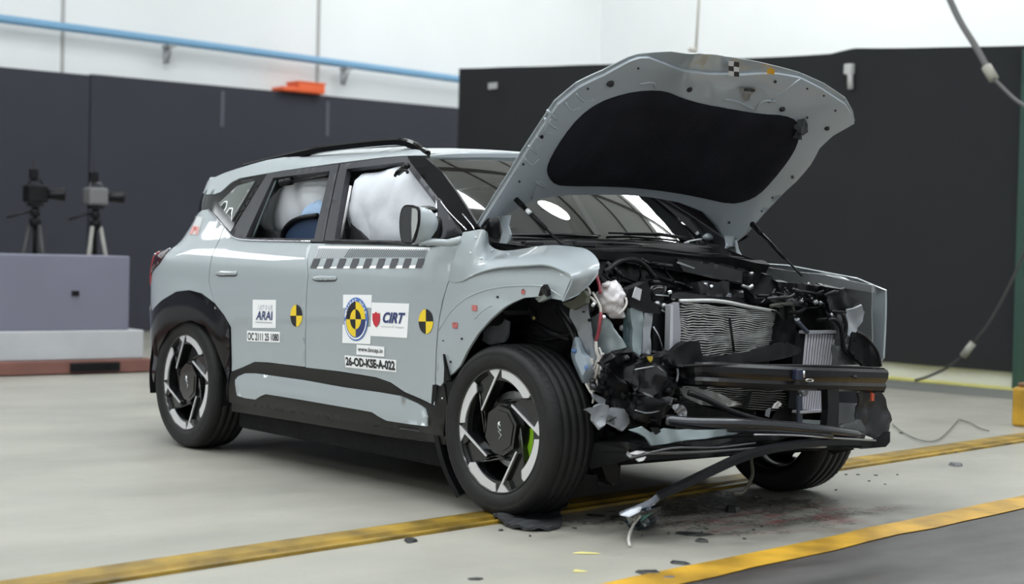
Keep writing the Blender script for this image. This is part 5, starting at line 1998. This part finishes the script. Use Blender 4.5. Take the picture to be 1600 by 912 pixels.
# ---- radiator pack
def fins(name, X, corners, n, mt, amp, seed, back):
    """corners: top left, top right, bottom right, bottom left (photo points on plane x = X)"""
    tl, tr_, br_, bl_ = [U(a, c, x=X) for a, c in corners]
    core = B()
    core.slab([p-Vector((.012, 0, 0)) for p in (tl, tr_, br_, bl_)], (-.03, 0, 0))
    o = core.build(name, back, CAR)
    f = B()
    N = 46
    for i in range(n):
        t = (i+.5)/n
        a, c = tl.lerp(bl_, t), tr_.lerp(br_, t)
        vs = []
        for k in range(N+1):
            s = k/N
            p = a.lerp(c, s)
            q = noise.noise(Vector((s*7, t*3.0, seed)))+.6*noise.noise(Vector((s*19, t*8, seed+3)))*max(0, 1-s*1.3)
            dz = amp*q
            dx = amp*1.2*noise.noise(Vector((s*9, t*12, seed+9)))
            hw = (tl-bl_).length/n*.26
            vs += [p+Vector((-.014+dx, 0, dz+hw*.6)), p+Vector((.004+dx, 0, dz+hw)), p+Vector((.004+dx, 0, dz-hw*.2)), p+Vector((-.014+dx, 0, dz-hw))]
        fs = []
        for k in range(N):
            for j in range(3):
                fs.append([k*4+j, k*4+j+1, k*4+4+j+1, k*4+4+j])
        f.add(vs, fs, 0, False)
    f.build('fins', mt, o)
    return o


FINM = mat('bent_alu_fins', (.66, .66, .65), .30, .4)
FINM2 = mat('dull_alu_fins', (.34, .34, .33), .45, .4)
BACKR = mat('radiator_core', (.022, .022, .021), .8)
rad = fins('radiator', .33, [(1062, 471), (1219, 489), (1206, 549), (1060, 562)], 23, FINM, .0095, 2, BACKR)
fins('radiator', .33, [(1060, 603), (1238, 606), (1228, 645), (1062, 628)], 10, FINM2, .006, 6, BACKR)
slabx('radiator_end', .345, [(1048, 477), (1061, 472), (1064, 520), (1060, 562), (1046, 560)], .03, mat('pale_lilac_metal', (.40, .40, .45), .35, .5))
slabx('radiator_end', .352, [(1048, 477), (1052, 476), (1051, 560), (1046, 560)], .03, mat('bright_edge', (.6, .6, .64), .3, .3))
tubes('radiator_top', [([(1062, 470, .34), (1120, 470, .34), (1170, 479, .34), (1218, 488, .34)], .008)], FINM)
slabx('radiator_rib', .352, [(1139, 497), (1142, 497), (1149, 549), (1146, 550)], .004, BLACK)
slabx('radiator_rib', .352, [(1170, 610), (1176, 610), (1167, 640), (1161, 638)], .004, BLACK)
torn('crushed_fin_sheet', .40, [(1062, 607), (1085, 605), (1120, 613), (1160, 632), (1128, 636), (1095, 632), (1070, 620)], FINM2, .02, 7, 4, .006)
b = B()
torn('pale_tag', .355, [(1198, 641), (1205, 637), (1202, 652), (1197, 650)], LGREY, .003, 6, 3, .006)
torn('pale_tag', .36, [(1212, 632), (1218, 627), (1222, 631), (1215, 638), (1209, 638)], WPLAS, .006, 6, 3, .01)

# intercooler with upright tubes (one core, seen above and below the beam)
ic = empty('charge_air_cooler', U(1275, 600, x=.46), CAR)
tl, tr_, br_, bl_ = [U(a, c, x=.42) for a, c in ((1259, 520), (1307, 523), (1289, 641), (1248, 639))]
b = B()
b.slab([p-Vector((.03, 0, 0)) for p in (tl, tr_, br_, bl_)], (-.03, 0, 0))
b.build('core', mat('core_black', (.006, .006, .008), .8), ic)
b = B()
for i in range(11):
    t = (i+.5)/11
    a, c = tl.lerp(tr_, t), bl_.lerp(br_, t)
    w = (tr_-tl).length/11*.22
    b.add([a+Vector((0, -w, 0)), a+Vector((0, w, 0)), c+Vector((0, w, 0)), c+Vector((0, -w, 0))]+[p+Vector((-.006, 0, 0)) for p in (a+Vector((0, -w, 0)), a+Vector((0, w, 0)), c+Vector((0, w, 0)), c+Vector((0, -w, 0)))], [[0, 3, 2, 1], [0, 4, 7, 3], [1, 2, 6, 5]])
b.build('tubes', mat('cooler_tubes', (.66, .65, .72), .4, .1), ic)
b = B()
b.box((tl+tr_)/2+Vector((-.01, 0, .008)), (.05, (tr_-tl).length*1.05, .014), bev=.003)
b.box((bl_+br_)/2+Vector((-.01, 0, -.006)), (.05, (br_-bl_).length*1.05, .012), bev=.003)
b.build('header_bar', mat('header_alu', (.6, .6, .66), .3, .5), ic)
slabx('lower_panel', .42, [(1254, 655), (1290, 657), (1289, 668), (1254, 666)], .01, LBLUE)
slabx('side_rail', .43, [(1247, 618), (1254, 618), (1254, 668), (1247, 666)], .01, mat('navy_grey', (.05, .06, .085), .4))
b = B()
b.lump(U(1256, 611, x=.50), (.020, .022, .018), .2, 3, 3)
b.tube([U(1258, 604, x=.50), U(1256, 618, x=.51)], .010, 10)
b.build('valve', STEEL, CAR)
# shroud, clips, braces above
torn('fan_shroud', .36, [(1217, 480), (1238, 474), (1243, 500), (1244, 518), (1262, 524), (1259, 538), (1244, 548), (1232, 552), (1208, 550), (1214, 520), (1219, 500)], BLACK, .02, 6, 3, .03)
tubes('foam_strip', [([(1204, 478, .38), (1220, 475.5, .38), (1237, 474, .38)], .008), ([(1238, 474, .38), (1240, 484, .38), (1241, 494, .38)], .006)], OLIVE)
torn('cross_member', .30, [(1066, 456), (1100, 461), (1150, 466), (1215, 474), (1216, 486), (1150, 476), (1100, 469), (1062, 470), (1048, 468), (1050, 458)], SGBLACK, .012, 5, 3, .03)
torn('engine_bay_box', .22, [(1090, 440), (1140, 441), (1140, 464), (1095, 462)], mat('grey_black_cover', (.030, .031, .034), .45, spec=.25), .012, 6, 5, .04)
torn('pale_flap', .26, [(1165, 465.5), (1171, 460), (1177, 456), (1177, 466)], LGREY, .003, 6, 3, .006)
torn('pale_flap', .26, [(1136, 463), (1140, 458), (1143, 458), (1143, 465)], LGREY, .003, 6, 3, .006)
torn('upper_tie_bar', .40, [(1215, 440), (1260, 444), (1320, 452), (1326, 470), (1318, 480), (1290, 482), (1262, 470), (1220, 462)], BLACK, .03, 6, 3, .04)
torn('upper_tie_bar', .36, [(1168, 424), (1205, 430), (1216, 440), (1212, 466), (1180, 466), (1166, 446)], BLACK, .03, 7, 8, .04)
for i, (px, py, r, X) in enumerate(((1173, 448, .012, .40), (1174, 427, .008, .40), (1207, 467, .010, .41), (1226, 466, .013, .42), (1232, 467, .012, .42), (1241, 468, .010, .42), (1252, 470, .012, .42), (1274, 472, .011, .45), (1282, 473, .010, .45), (1254, 458, .007, .44), (1245, 500, .012, .43), (1299, 492, .010, .47), (1046, 456, .010, .32), (1228, 455, .007, .42), (1102, 444, .010, .26), (1111, 448, .010, .26), (1263, 443, .006, .5), (1310, 503, .006, .47))):
    b = B()
    b.lump(U(px, py, x=X), (r, r*1.2, r), .3, i, 2, 0, 2)
    b.build('clip', STEEL if i % 3 else CHROME, CAR)
tubes('brace', [([(1160, 446, .42), (1172, 450, .42)], .006)], STEEL)
tubes('brace', [([(1247, 503, .44), (1255, 512, .44), (1262, 519, .44)], .010)], mat('navy_grey', (.05, .06, .085), .4))
torn('battery_tray', .34, [(1238, 474), (1300, 480), (1300, 500), (1310, 520), (1262, 518), (1244, 510)], BLACKROUGH, .03, 7, 2, .05)
torn('battery_tray', .30, [(1256, 494), (1300, 496), (1306, 518), (1260, 514)], mat('soft_grey_black', (.011, .011, .013), .5, spec=.15), .02, 7, 12, .03)
# headlamp frame remains: ducts, hoses and arch
tubes('duct', [([(1302, 492, .43), (1311, 500, .44), (1315, 514, .44), (1312, 530, .43)], .030)], GREYM, seg=14)
tubes('duct', [([(1322, 495, .42), (1328, 505, .42), (1330, 520, .42)], .028)], LGREY, seg=14)
torn('torn_liner', .50, [(1325, 484), (1335, 482), (1347, 477), (1351, 487), (1348, 502), (1338, 518), (1330, 529), (1323, 522), (1321, 505)], LGREY, .03, 8, 3, .01)
torn('lamp_bracket', .46, [(1290, 448), (1318, 452), (1340, 470), (1330, 482), (1322, 488), (1318, 498), (1310, 500), (1298, 492), (1292, 470)], BLACK, .03, 6, 3, .04)
tubes('hose', [([(1294, 500, .50), (1305, 500, .51), (1314, 512, .52), (1316, 530, .52), (1319, 545, .52), (1330, 557, .54), (1345, 566, .55)], .010)], BLACK, seg=10)
tubes('hose', [([(1317, 490, .50), (1322, 505, .51), (1321, 520, .51), (1316, 532, .51)], .009)], BLACK, seg=10)
torn('lamp_arch', .56, [(1337, 519), (1348, 525), (1360, 536), (1370, 550), (1375, 562), (1376, 573), (1350, 571), (1336, 560), (1328, 548), (1331, 534)], BLACKROUGH, .015, 8, 3, .02)
tubes('arch_rim', [([(1340, 519, .58), (1352, 526, .58), (1364, 539, .58), (1372, 553, .58), (1376, 572, .58)], .007)], SGBLACK)
torn('pale_bracket', .50, [(1319, 538), (1336, 538), (1338, 548), (1325, 552), (1318, 548)], LGREY, .01, 8, 3, .01)
torn('cover_panel', .50, [(1305, 540), (1318, 540), (1330, 560), (1345, 570), (1306, 570)], GREYM, .015, 8, 6, .02)
for i in range(16):
    x0, y0 = rnd.uniform(1180, 1330), rnd.uniform(440, 500)
    pts = [(x0, y0, rnd.uniform(.42, .48))]
    a = rnd.uniform(-.5, .9)
    for k in range(3):
        a += rnd.uniform(-.7, .7)
        pts.append((min(1335, pts[-1][0]+math.cos(a)*rnd.uniform(8, 20)), min(515, max(436, pts[-1][1]+math.sin(a)*rnd.uniform(4, 10))), rnd.uniform(.42, .48)))
    tubes('hose', [(pts, rnd.choice([.003, .005, .008]))], rnd.choice([BLACK, SGBLACK, BLACKROUGH]), k=4, seg=7)
for i in range(14):
    x0, y0 = rnd.uniform(940, 1050), rnd.uniform(405, 440)
    pts = [(x0, y0, rnd.uniform(.15, .28))]
    a = rnd.uniform(-.3, 1.4)
    for k in range(3):
        a += rnd.uniform(-.5, .5)
        pts.append((pts[-1][0]+math.cos(a)*rnd.uniform(10, 20), min(470, pts[-1][1]+math.sin(a)*rnd.uniform(6, 14)), rnd.uniform(.15, .28)))
    tubes('hose', [(pts, rnd.choice([.004, .006, .009]))], rnd.choice([BLACK, BLACKROUGH]), k=4, seg=7)
tubes('hose', [([(945, 425, .30), (965, 410, .28), (985, 405, .26), (1005, 412, .26), (1022, 432, .27)], .010)], BLACK, seg=9)

# ---- bumper beam and what hangs from it
bp = [U(1058, 581, x=.40), U(1100, 582, x=.52), U(1160, 585, x=.61), U(1230, 588, x=.655), U(1300, 590, x=.655), U(1376, 592, x=.60)]
b = B()
b.sweep(smooth_path(bp, 5), [(-.045, .040), (-.045, -.045), (-.02, -.054), (.010, -.054), (.024, -.046), (.030, -.030), (.024, -.016), (.030, -.006), (.036, .006), (.037, .030), (.028, .042), (0, .045)])
beam = b.build('bumper_beam', SGBLACK, CAR)
b = B()
e = bp[-1]
b.box(e+Vector((-.03, .0, -.004)), (.10, .012, .105), bev=.003)
b.build('end_plate', SGBLACK, beam)
b = B()
for px, py in ((1308, 588), (1338, 589)):
    c_ = U(px, py, x=.69)
    b.tube([c_-Vector((.03, 0, 0)), c_], .007, 8)
b.build('bolt_holes', INK, beam)
tubes('bumper_strip', [([(1060, 572, .48), (1120, 570, .58), (1200, 571, .66), (1290, 572, .68), (1374, 575, .62)], .006)], BLACK)
b = B()
b.box(U(1247, 585, x=.70), (.03, .045, .045), bev=.006)
b.tube([U(1256, 579, x=.715), U(1256, 589, x=.715)], .005, 8, 1)
P = [U(1265+6*math.cos(k*PI/8), 594+2*math.sin(k*PI/8), x=.70) for k in range(17)]
b.tube(P, .0025, 6, 1)
b.build('tow_socket', [mat('navy_socket', (.02, .025, .05), .25), CHROME], CAR)
torn('crumpled_bracket', .50, [(1105, 592), (1113, 588), (1120, 594), (1112, 600), (1106, 598)], ALU, .008, 16, 4, .006)
# crumpled black absorber lying over the radiator
torn('bumper_absorber', .50, [(1040, 556), (1060, 542), (1074, 533), (1092, 533), (1095, 548), (1100, 558), (1150, 554), (1200, 540), (1225, 533), (1243, 540), (1256, 546), (1240, 557), (1190, 566), (1130, 572), (1080, 574), (1050, 572)], mat('soft_grey_black', (.011, .011, .013), .5, spec=.15), .02, 6, 5, .03, rnd=1)
torn('bumper_absorber', .46, [(1052, 575), (1070, 562), (1085, 575), (1100, 590), (1105, 606), (1090, 600), (1066, 590)], BLACK, .03, 8, 9, .03)
# lower rail and struts
tubes('lower_rail', [([(1040, 656, .56), (1080, 660, .62), (1140, 661, .66), (1200, 664, .67), (1290, 672, .68), (1345, 680, .64)], .022)], mat('sheen_black_steel', (.05, .052, .06), .18, .6, .5), seg=14)
tubes('lower_rail', [([(1055, 668, .58), (1120, 671, .64), (1200, 673, .68), (1300, 681, .70)], .010)], SGBLACK, seg=10)
tubes('torn_trim', [([(1075, 613, .54), (1105, 624, .58), (1140, 641, .62), (1185, 655, .66), (1240, 667, .68)], .012), ([(1180, 655, .66), (1230, 662, .68), (1250, 668, .68)], .008)], BLACK, seg=8)
torn('lower_tray', .45, [(1060, 628), (1095, 634), (1140, 645), (1200, 656), (1205, 664), (1060, 660)], BLACKROUGH, .02, 6, 3, .03)
torn('lower_tray', .34, [(1228, 610), (1248, 612), (1248, 662), (1205, 660), (1215, 640), (1232, 632)], BLACKROUGH, .01, 6, 6, .03)
slabx('beam_strut', .68, [(1293, 604), (1311, 604), (1311, 640), (1310, 668), (1291, 670), (1294, 640)], .035, SGBLACK)
slabx('side_plate', .48, [(1309, 629), (1337, 630), (1337, 658), (1312, 662), (1309, 660)], .01, LGREY)
slabx('side_plate', .46, [(1309, 604), (1340, 604), (1340, 630), (1309, 630)], .02, mat('navy_black', (.012, .012, .03), .4))
torn('lower_bracket', .62, [(1312, 665), (1330, 659), (1345, 655), (1352, 668), (1350, 684), (1312, 680)], GREYM, .01, 6, 3, .02)
torn('corner_liner', .58, [(1340, 613), (1360, 609), (1377, 611), (1386, 635), (1394, 656), (1389, 673), (1372, 686), (1352, 680), (1342, 662), (1336, 650), (1342, 632)], mat('worn_black', (.030, .030, .033), .45, bump=(10, .5)), .035, 7, 3, .012)
slabx('orange_tip', .625, [(1362, 613), (1366, 614), (1366, 626), (1362, 626)], .008, mat('orange_tip', (.55, .09, .04), .5))
# torn lower valance
torn('front_valance', .66, [(975, 690), (1010, 696), (1040, 692), (1100, 688), (1180, 681), (1240, 674), (1300, 680), (1372, 687), (1385, 680), (1391, 674), (1390, 690), (1384, 698), (1340, 700), (1282, 699), (1230, 703), (1180, 707), (1100, 714), (1050, 717), (1000, 720), (985, 716), (990, 706)], GBLACK, .02, 3, 3, .03, step=.025)
tubes('valance_edge', [([(1178, 679, .69), (1240, 680, .70), (1300, 684, .70), (1368, 688, .67)], .004)], STEEL)
tubes('valance_edge', [([(985, 715, .69), (1050, 700, .70), (1120, 699, .70), (1180, 692, .70)], .004), ([(1000, 708, .69), (1100, 706, .70), (1200, 699, .70), (1290, 697, .70)], .006)], mat('edge_black', (.05, .05, .055), .2, coat=.6))
torn('valance_end', .60, [(1336, 694), (1365, 688), (1391, 674), (1391, 690), (1384, 698), (1350, 701)], mat('bluish_grey_plastic', (.12, .125, .15), .3, coat=.3), .01, 6, 8, .02)
torn('lower_sheet', .67, [(984, 672), (1004, 667), (1018, 676), (1040, 669), (1060, 671), (1180, 670), (1150, 678), (1090, 686), (1050, 691), (1018, 696), (1008, 682), (998, 676)], LBLUE, .025, 6, 5, .010)
b = B()
c_ = U(1027, 674, x=.70)
b.slab([U(1018, 668, x=.695), U(1030, 668, x=.695), (U(1033, 674, x=.695)), U(1026, 679, x=.695)], (-.01, 0, 0))
b.build('torn_clip', BLACK, CAR)
torn('glossy_scrap', .70, [(985, 708), (996, 704), (1008, 705), (1000, 709), (988, 710)], mat('white_scrap', (.7, .7, .72), .2), .005, 6, 3, .004)
torn('glossy_scrap', .70, [(994, 717), (1010, 713), (1006, 719), (998, 721)], mat('white_scrap', (.7, .7, .72), .2), .005, 6, 5, .004)
# undertray and suspension remains behind the right wheel
torn('suspension_arm', .20, [(912, 655), (930, 664), (975, 682), (986, 690), (972, 700), (970, 722), (967, 756), (950, 757), (944, 735), (930, 740), (918, 720), (905, 700)], BLACK, .03, 6, 3, .04)
slabx('suspension_arm', .26, [(925, 676), (964, 690), (966, 754), (958, 758), (948, 750), (940, 728), (928, 712)], .05, BLACK)
slabx('bumper_support', .12, [(905, 648), (930, 664), (985, 684), (972, 702), (968, 752), (952, 756), (944, 738), (926, 742), (908, 732)], .04, BLACKROUGH)
b = B()
b.tube([(.02, -.66, .34), (.0, -.30, .30)], .035, 12)
b.tube([(.02, .66, .34), (.0, .30, .30)], .035, 12)
b.tube([(-.05, -.60, .26), (-.35, -.35, .22)], .028, 10)
b.tube([(-.05, .60, .26), (-.35, .35, .22)], .028, 10)
b.tube([(-.02, -.60, .40), (-.06, -.58, .85)], .045, 14)
b.tube([(-.02, .60, .40), (-.06, .58, .85)], .045, 14)
b.build('front_suspension', BLACKROUGH, CAR)
torn('undertray', .45, [(985, 692), (1180, 690), (1330, 694), (1335, 702), (1180, 706), (990, 716)], BLACKROUGH, .02, 6, 3, .2)
# inner wheel well clutter above the right front tyre
torn('well_liner', -.58, [(770, 500), (800, 478), (820, 466), (850, 466), (880, 480), (910, 520), (925, 570), (900, 590), (860, 560), (820, 530), (780, 520)], BLACKROUGH, .04, 6, 3, .02, axis='y')
torn('well_patch', -.80, [(752, 532), (764, 508), (786, 496), (796, 502), (794, 520), (788, 534), (764, 538)], mat('worn_liner_grey', (.12, .125, .14), .6), .03, 7, 6, .01, axis='y')
torn('well_flap', -.70, [(818, 468), (840, 465), (852, 470), (846, 484), (838, 500), (826, 494), (812, 478)], OLIVE if False else BLACK, .03, 7, 8, .01, axis='y')
b = B()
for pts, r in (([(800, 495), (830, 500), (860, 520), (890, 530)], .012), ([(832, 498), (834, 490), (828, 485)], .014), ([(815, 520), (850, 530), (880, 525), (900, 520)], .010), ([(870, 478), (885, 500), (898, 525), (905, 550)], .016)):
    b.tube(smooth_path(UY([(x, y, -.70) for x, y in pts]), 4), r, 8)
b.build('brake_hose', BLACK, CAR)
b = B()
b.lump(U(834, 497, y=-.73), (.008, .006, .008), 0, 0, 2)
b.build('brass_fitting', mat('brass', (.40, .33, .10), .4, .5), CAR)

# torn bumper strip drooping from the nose to the floor
b = B()
pth = [U(1338, 690, x=.66), U(1290, 690, x=.68), U(1240, 695, x=.70), U(1190, 704, x=.72), U(1150, 717, x=.72), U(1105, 738, x=.70), U(1060, 760, x=.66), U(1028, 775, x=.62)]
b.sweep(smooth_path(pth, 5), [(-.026, -.012), (.026, -.016), (.030, .004), (.004, .018), (-.024, .010)])
b.build('drooping_bumper_strip', BLACK, CAR)
b = B()
pth = [U(1034, 770, x=.60), U(1020, 782, x=.585), U(1000, 792, x=.57), U(975, 802, x=.56)]
b.sweep(smooth_path(pth, 4), [(-.03, -.004), (.03, -.012), (.032, .0), (0, .012), (-.03, .004)])
b.build('strip_tip', mat('grey_gloss_scrap', (.16, .17, .20), .12, coat=.8), CAR)
b = B()
b.tube(smooth_path([U(1178, 690, x=.60), U(1174, 715, x=.60), U(1176, 740, x=.58), U(1168, 760, x=.56), U(1160, 770, x=.55), U(1146, 771, x=.54)], 4), .007, 6)
b.build('dangling_strap', mat('olive_strap', (.055, .05, .04), .7), CAR)

# ------------------------------------------------------------------ debris on the floor
def scrap(name, pts, mt, label, cat, h=.012, group=None, ridge=.0):
    b = B()
    P = [U(x, y, z=.003+(.004 if False else 0)) for x, y in pts]
    b.slab(P, (0, 0, h))
    o = b.build(name, mt)
    tag(o, label, cat, group)
    return o


# black cloth-like rubber sheet under the right front wheel
b = B()
outl = [(752, 790), (768, 806), (782, 816), (800, 823), (830, 827), (858, 826), (874, 822), (880, 812), (872, 802), (890, 790), (840, 792), (790, 790)]
SH = Surf(lambda a, c: Vector((a, c, .012+.030*abs(noise.noise(Vector((a*14, c*9, 2))))+.02*max(0, noise.noise(Vector((a*5, c*5, 7)))))), -.8, 1.6, -2.2, .8, 60, 60, out=(0, 0, 1))
P = [U(x, y, z=.01) for x, y in outl]
sheet(b, SH, [(p.x, p.y) for p in P], 0, par=True, step=.012, lip=.012)
o = b.build('rubber_sheet', mat('grey_black_cloth', (.022, .023, .027), .7, bump=(40, .2)))
tag(o, 'crumpled black rubber sheet caught under the near front wheel', 'rubber sheet')

# glossy wreckage with the pale wire under the drooping strip
wk = empty('lamp_fragment', U(1010, 815, z=0))
tag(wk, 'broken blue-black lamp fragment with pale wire below the drooping bumper strip', 'lamp fragment')
b = B()
b.slab([U(978, 806, z=.10), U(1000, 796, z=.13), U(1024, 788, z=.12), U(1022, 800, z=.07), U(1012, 812, z=.02), U(984, 822, z=.015)], (.0, .03, -.008))
b.lump(U(998, 815, z=.03), (.035, .05, .03), .35, 3, 2, smooth=False)
b.lump(U(1018, 802, z=.05), (.03, .04, .04), .35, 6, 2, smooth=False)
b.build('shell', mat('blue_black_gloss', (.012, .022, .036), .08, coat=1.0), wk)
b = B()
b.slab([U(968, 804, z=.14), U(984, 796, z=.155), U(1000, 791, z=.165), U(996, 798, z=.15), U(980, 806, z=.14)], (0, .01, -.004))
b.build('lens', mat('clear_lens_scrap', (.62, .65, .72), .08, coat=1.0), wk)
b = B()
b.tube(smooth_path([U(1000, 806, z=.09), U(992, 816, z=.055), U(986, 828, z=.03), U(982, 842, z=.012), U(984, 852, z=.010)], 5), .006, 6)
b.build('wire', WIREW, wk)
b = B()
b.tube(smooth_path([U(1002, 812, z=.06), U(1012, 804, z=.075), U(1022, 797, z=.09)], 4), .005, 6)
b.build('green_edge', mat('sea_green', (.10, .30, .24), .3), wk)

SC = mat('debris_black', (.014, .014, .015), .45)
SCG = mat('debris_grey', (.10, .10, .105), .5)
r2_ = random.Random(5)


def shard(px, py, w, h, label, grp=None, mt=SC, name='plastic_fragment', ang=0.0):
    b = B()
    c_ = U(px, py, z=0)
    s = (c_-CAM).length/FPX
    n_ = 6
    P = []
    for k in range(n_):
        a = 2*PI*k/n_+r2_.uniform(-.3, .3)
        rr = r2_.uniform(.65, 1.15)
        x, y = math.cos(a)*w/2*s*rr, math.sin(a)*h/2*s*rr*3.2
        x, y = x*math.cos(ang)-y*math.sin(ang), x*math.sin(ang)+y*math.cos(ang)
        P.append(c_+RT0*x+Vector((FW.x, FW.y, 0)).normalized()*y+Vector((0, 0, .002)))
    th = max(.004, h*s*.35)
    top = [p.lerp(c_, .25)+Vector((0, 0, th*r2_.uniform(.6, 1.3))) for p in P]
    b.add(P+top, [[k, (k+1) % n_, n_+(k+1) % n_, n_+k] for k in range(n_)]+[[n_+k for k in range(n_)], list(range(n_))[::-1]])
    o = b.build(name, mt)
    tag(o, label, 'debris', grp)
    return o


shard(641, 846, 24, 12, 'black plastic fragment lying on the yellow rail left of the front wheel')
shard(782, 829, 9, 4, 'tiny black chip just in front of the rubber sheet, left end')
shard(828, 838, 5, 4, 'tiny round black chip on the pale floor below the rubber sheet')
shard(1065, 880, 34, 9, 'dark bar-shaped scrap near the yellow floor line, closest to the camera', ang=-.3)
shard(1084, 835, 60, 8, 'long dark strip of trim lying among the debris in front of the car', mt=SC, name='trim_strip', ang=-.05)
shard(1098, 846, 22, 10, 'dark chunk at the right end of the long trim strip')
shard(1014, 895, 40, 10, 'blurred dark scrap beside the yellow line at the bottom edge', ang=-.25)
shard(1045, 903, 26, 7, 'blurred pale grey scrap on the yellow line at the bottom edge', mt=SCG, ang=-.2)
shard(1490, 707, 12, 5, 'dark chip right of the car beyond the far front wheel')
shard(1493, 727, 22, 9, 'grey-black crumb pile on the floor at the right, below the rail', mt=SCG)
shard(1408, 677, 9, 3, 'thin black sliver on the floor beside the car nose')
shard(1143, 798, 30, 22, 'dark clump of torn foam under the car nose beside the far wheel', name='foam_clump')
shard(930, 806, 30, 6, 'flat black scrap on the rail right of the near front wheel')
shard(962, 808, 22, 6, 'flat black scrap on the rail beside the lamp fragment')
shard(918, 865, 46, 4, 'pale yellow smear-like foil on the floor in the foreground', mt=mat('pale_yellow_foil', (.62, .56, .20), .5), name='foil_scrap')
shard(906, 893, 26, 5, 'second pale yellow foil nearer the bottom edge of the picture', mt=mat('pale_yellow_foil', (.62, .56, .20), .5), name='foil_scrap')
shard(742, 905, 30, 6, 'blurred dark smear of rubber at the bottom edge below the near wheel')
G1 = 'small black crumbs around the spill in front of the car'
for k in range(34):
    px = r2_.gauss(1110, 95)
    py = r2_.gauss(812, 18)
    if py < 780 or px < 890 or px > 1330:
        continue
    shard(px, py, r2_.uniform(3, 9), r2_.uniform(1.5, 3.5), 'small black crumb on the floor in front of the car', G1, mt=SC if k % 4 else SCG, name='crumb', ang=r2_.uniform(-1, 1))
for k, (px, py, w) in enumerate(((1369, 743, 8), (1383, 757, 5), (1358, 752, 5), (1340, 742, 7), (1322, 742, 5), (1402, 742, 4), (1306, 766, 5))):
    shard(px, py, w, 2.2, 'tiny dark chip on the floor right of the far front wheel', 'tiny chips beyond the far front wheel', name='crumb', ang=r2_.uniform(-.5, .5))
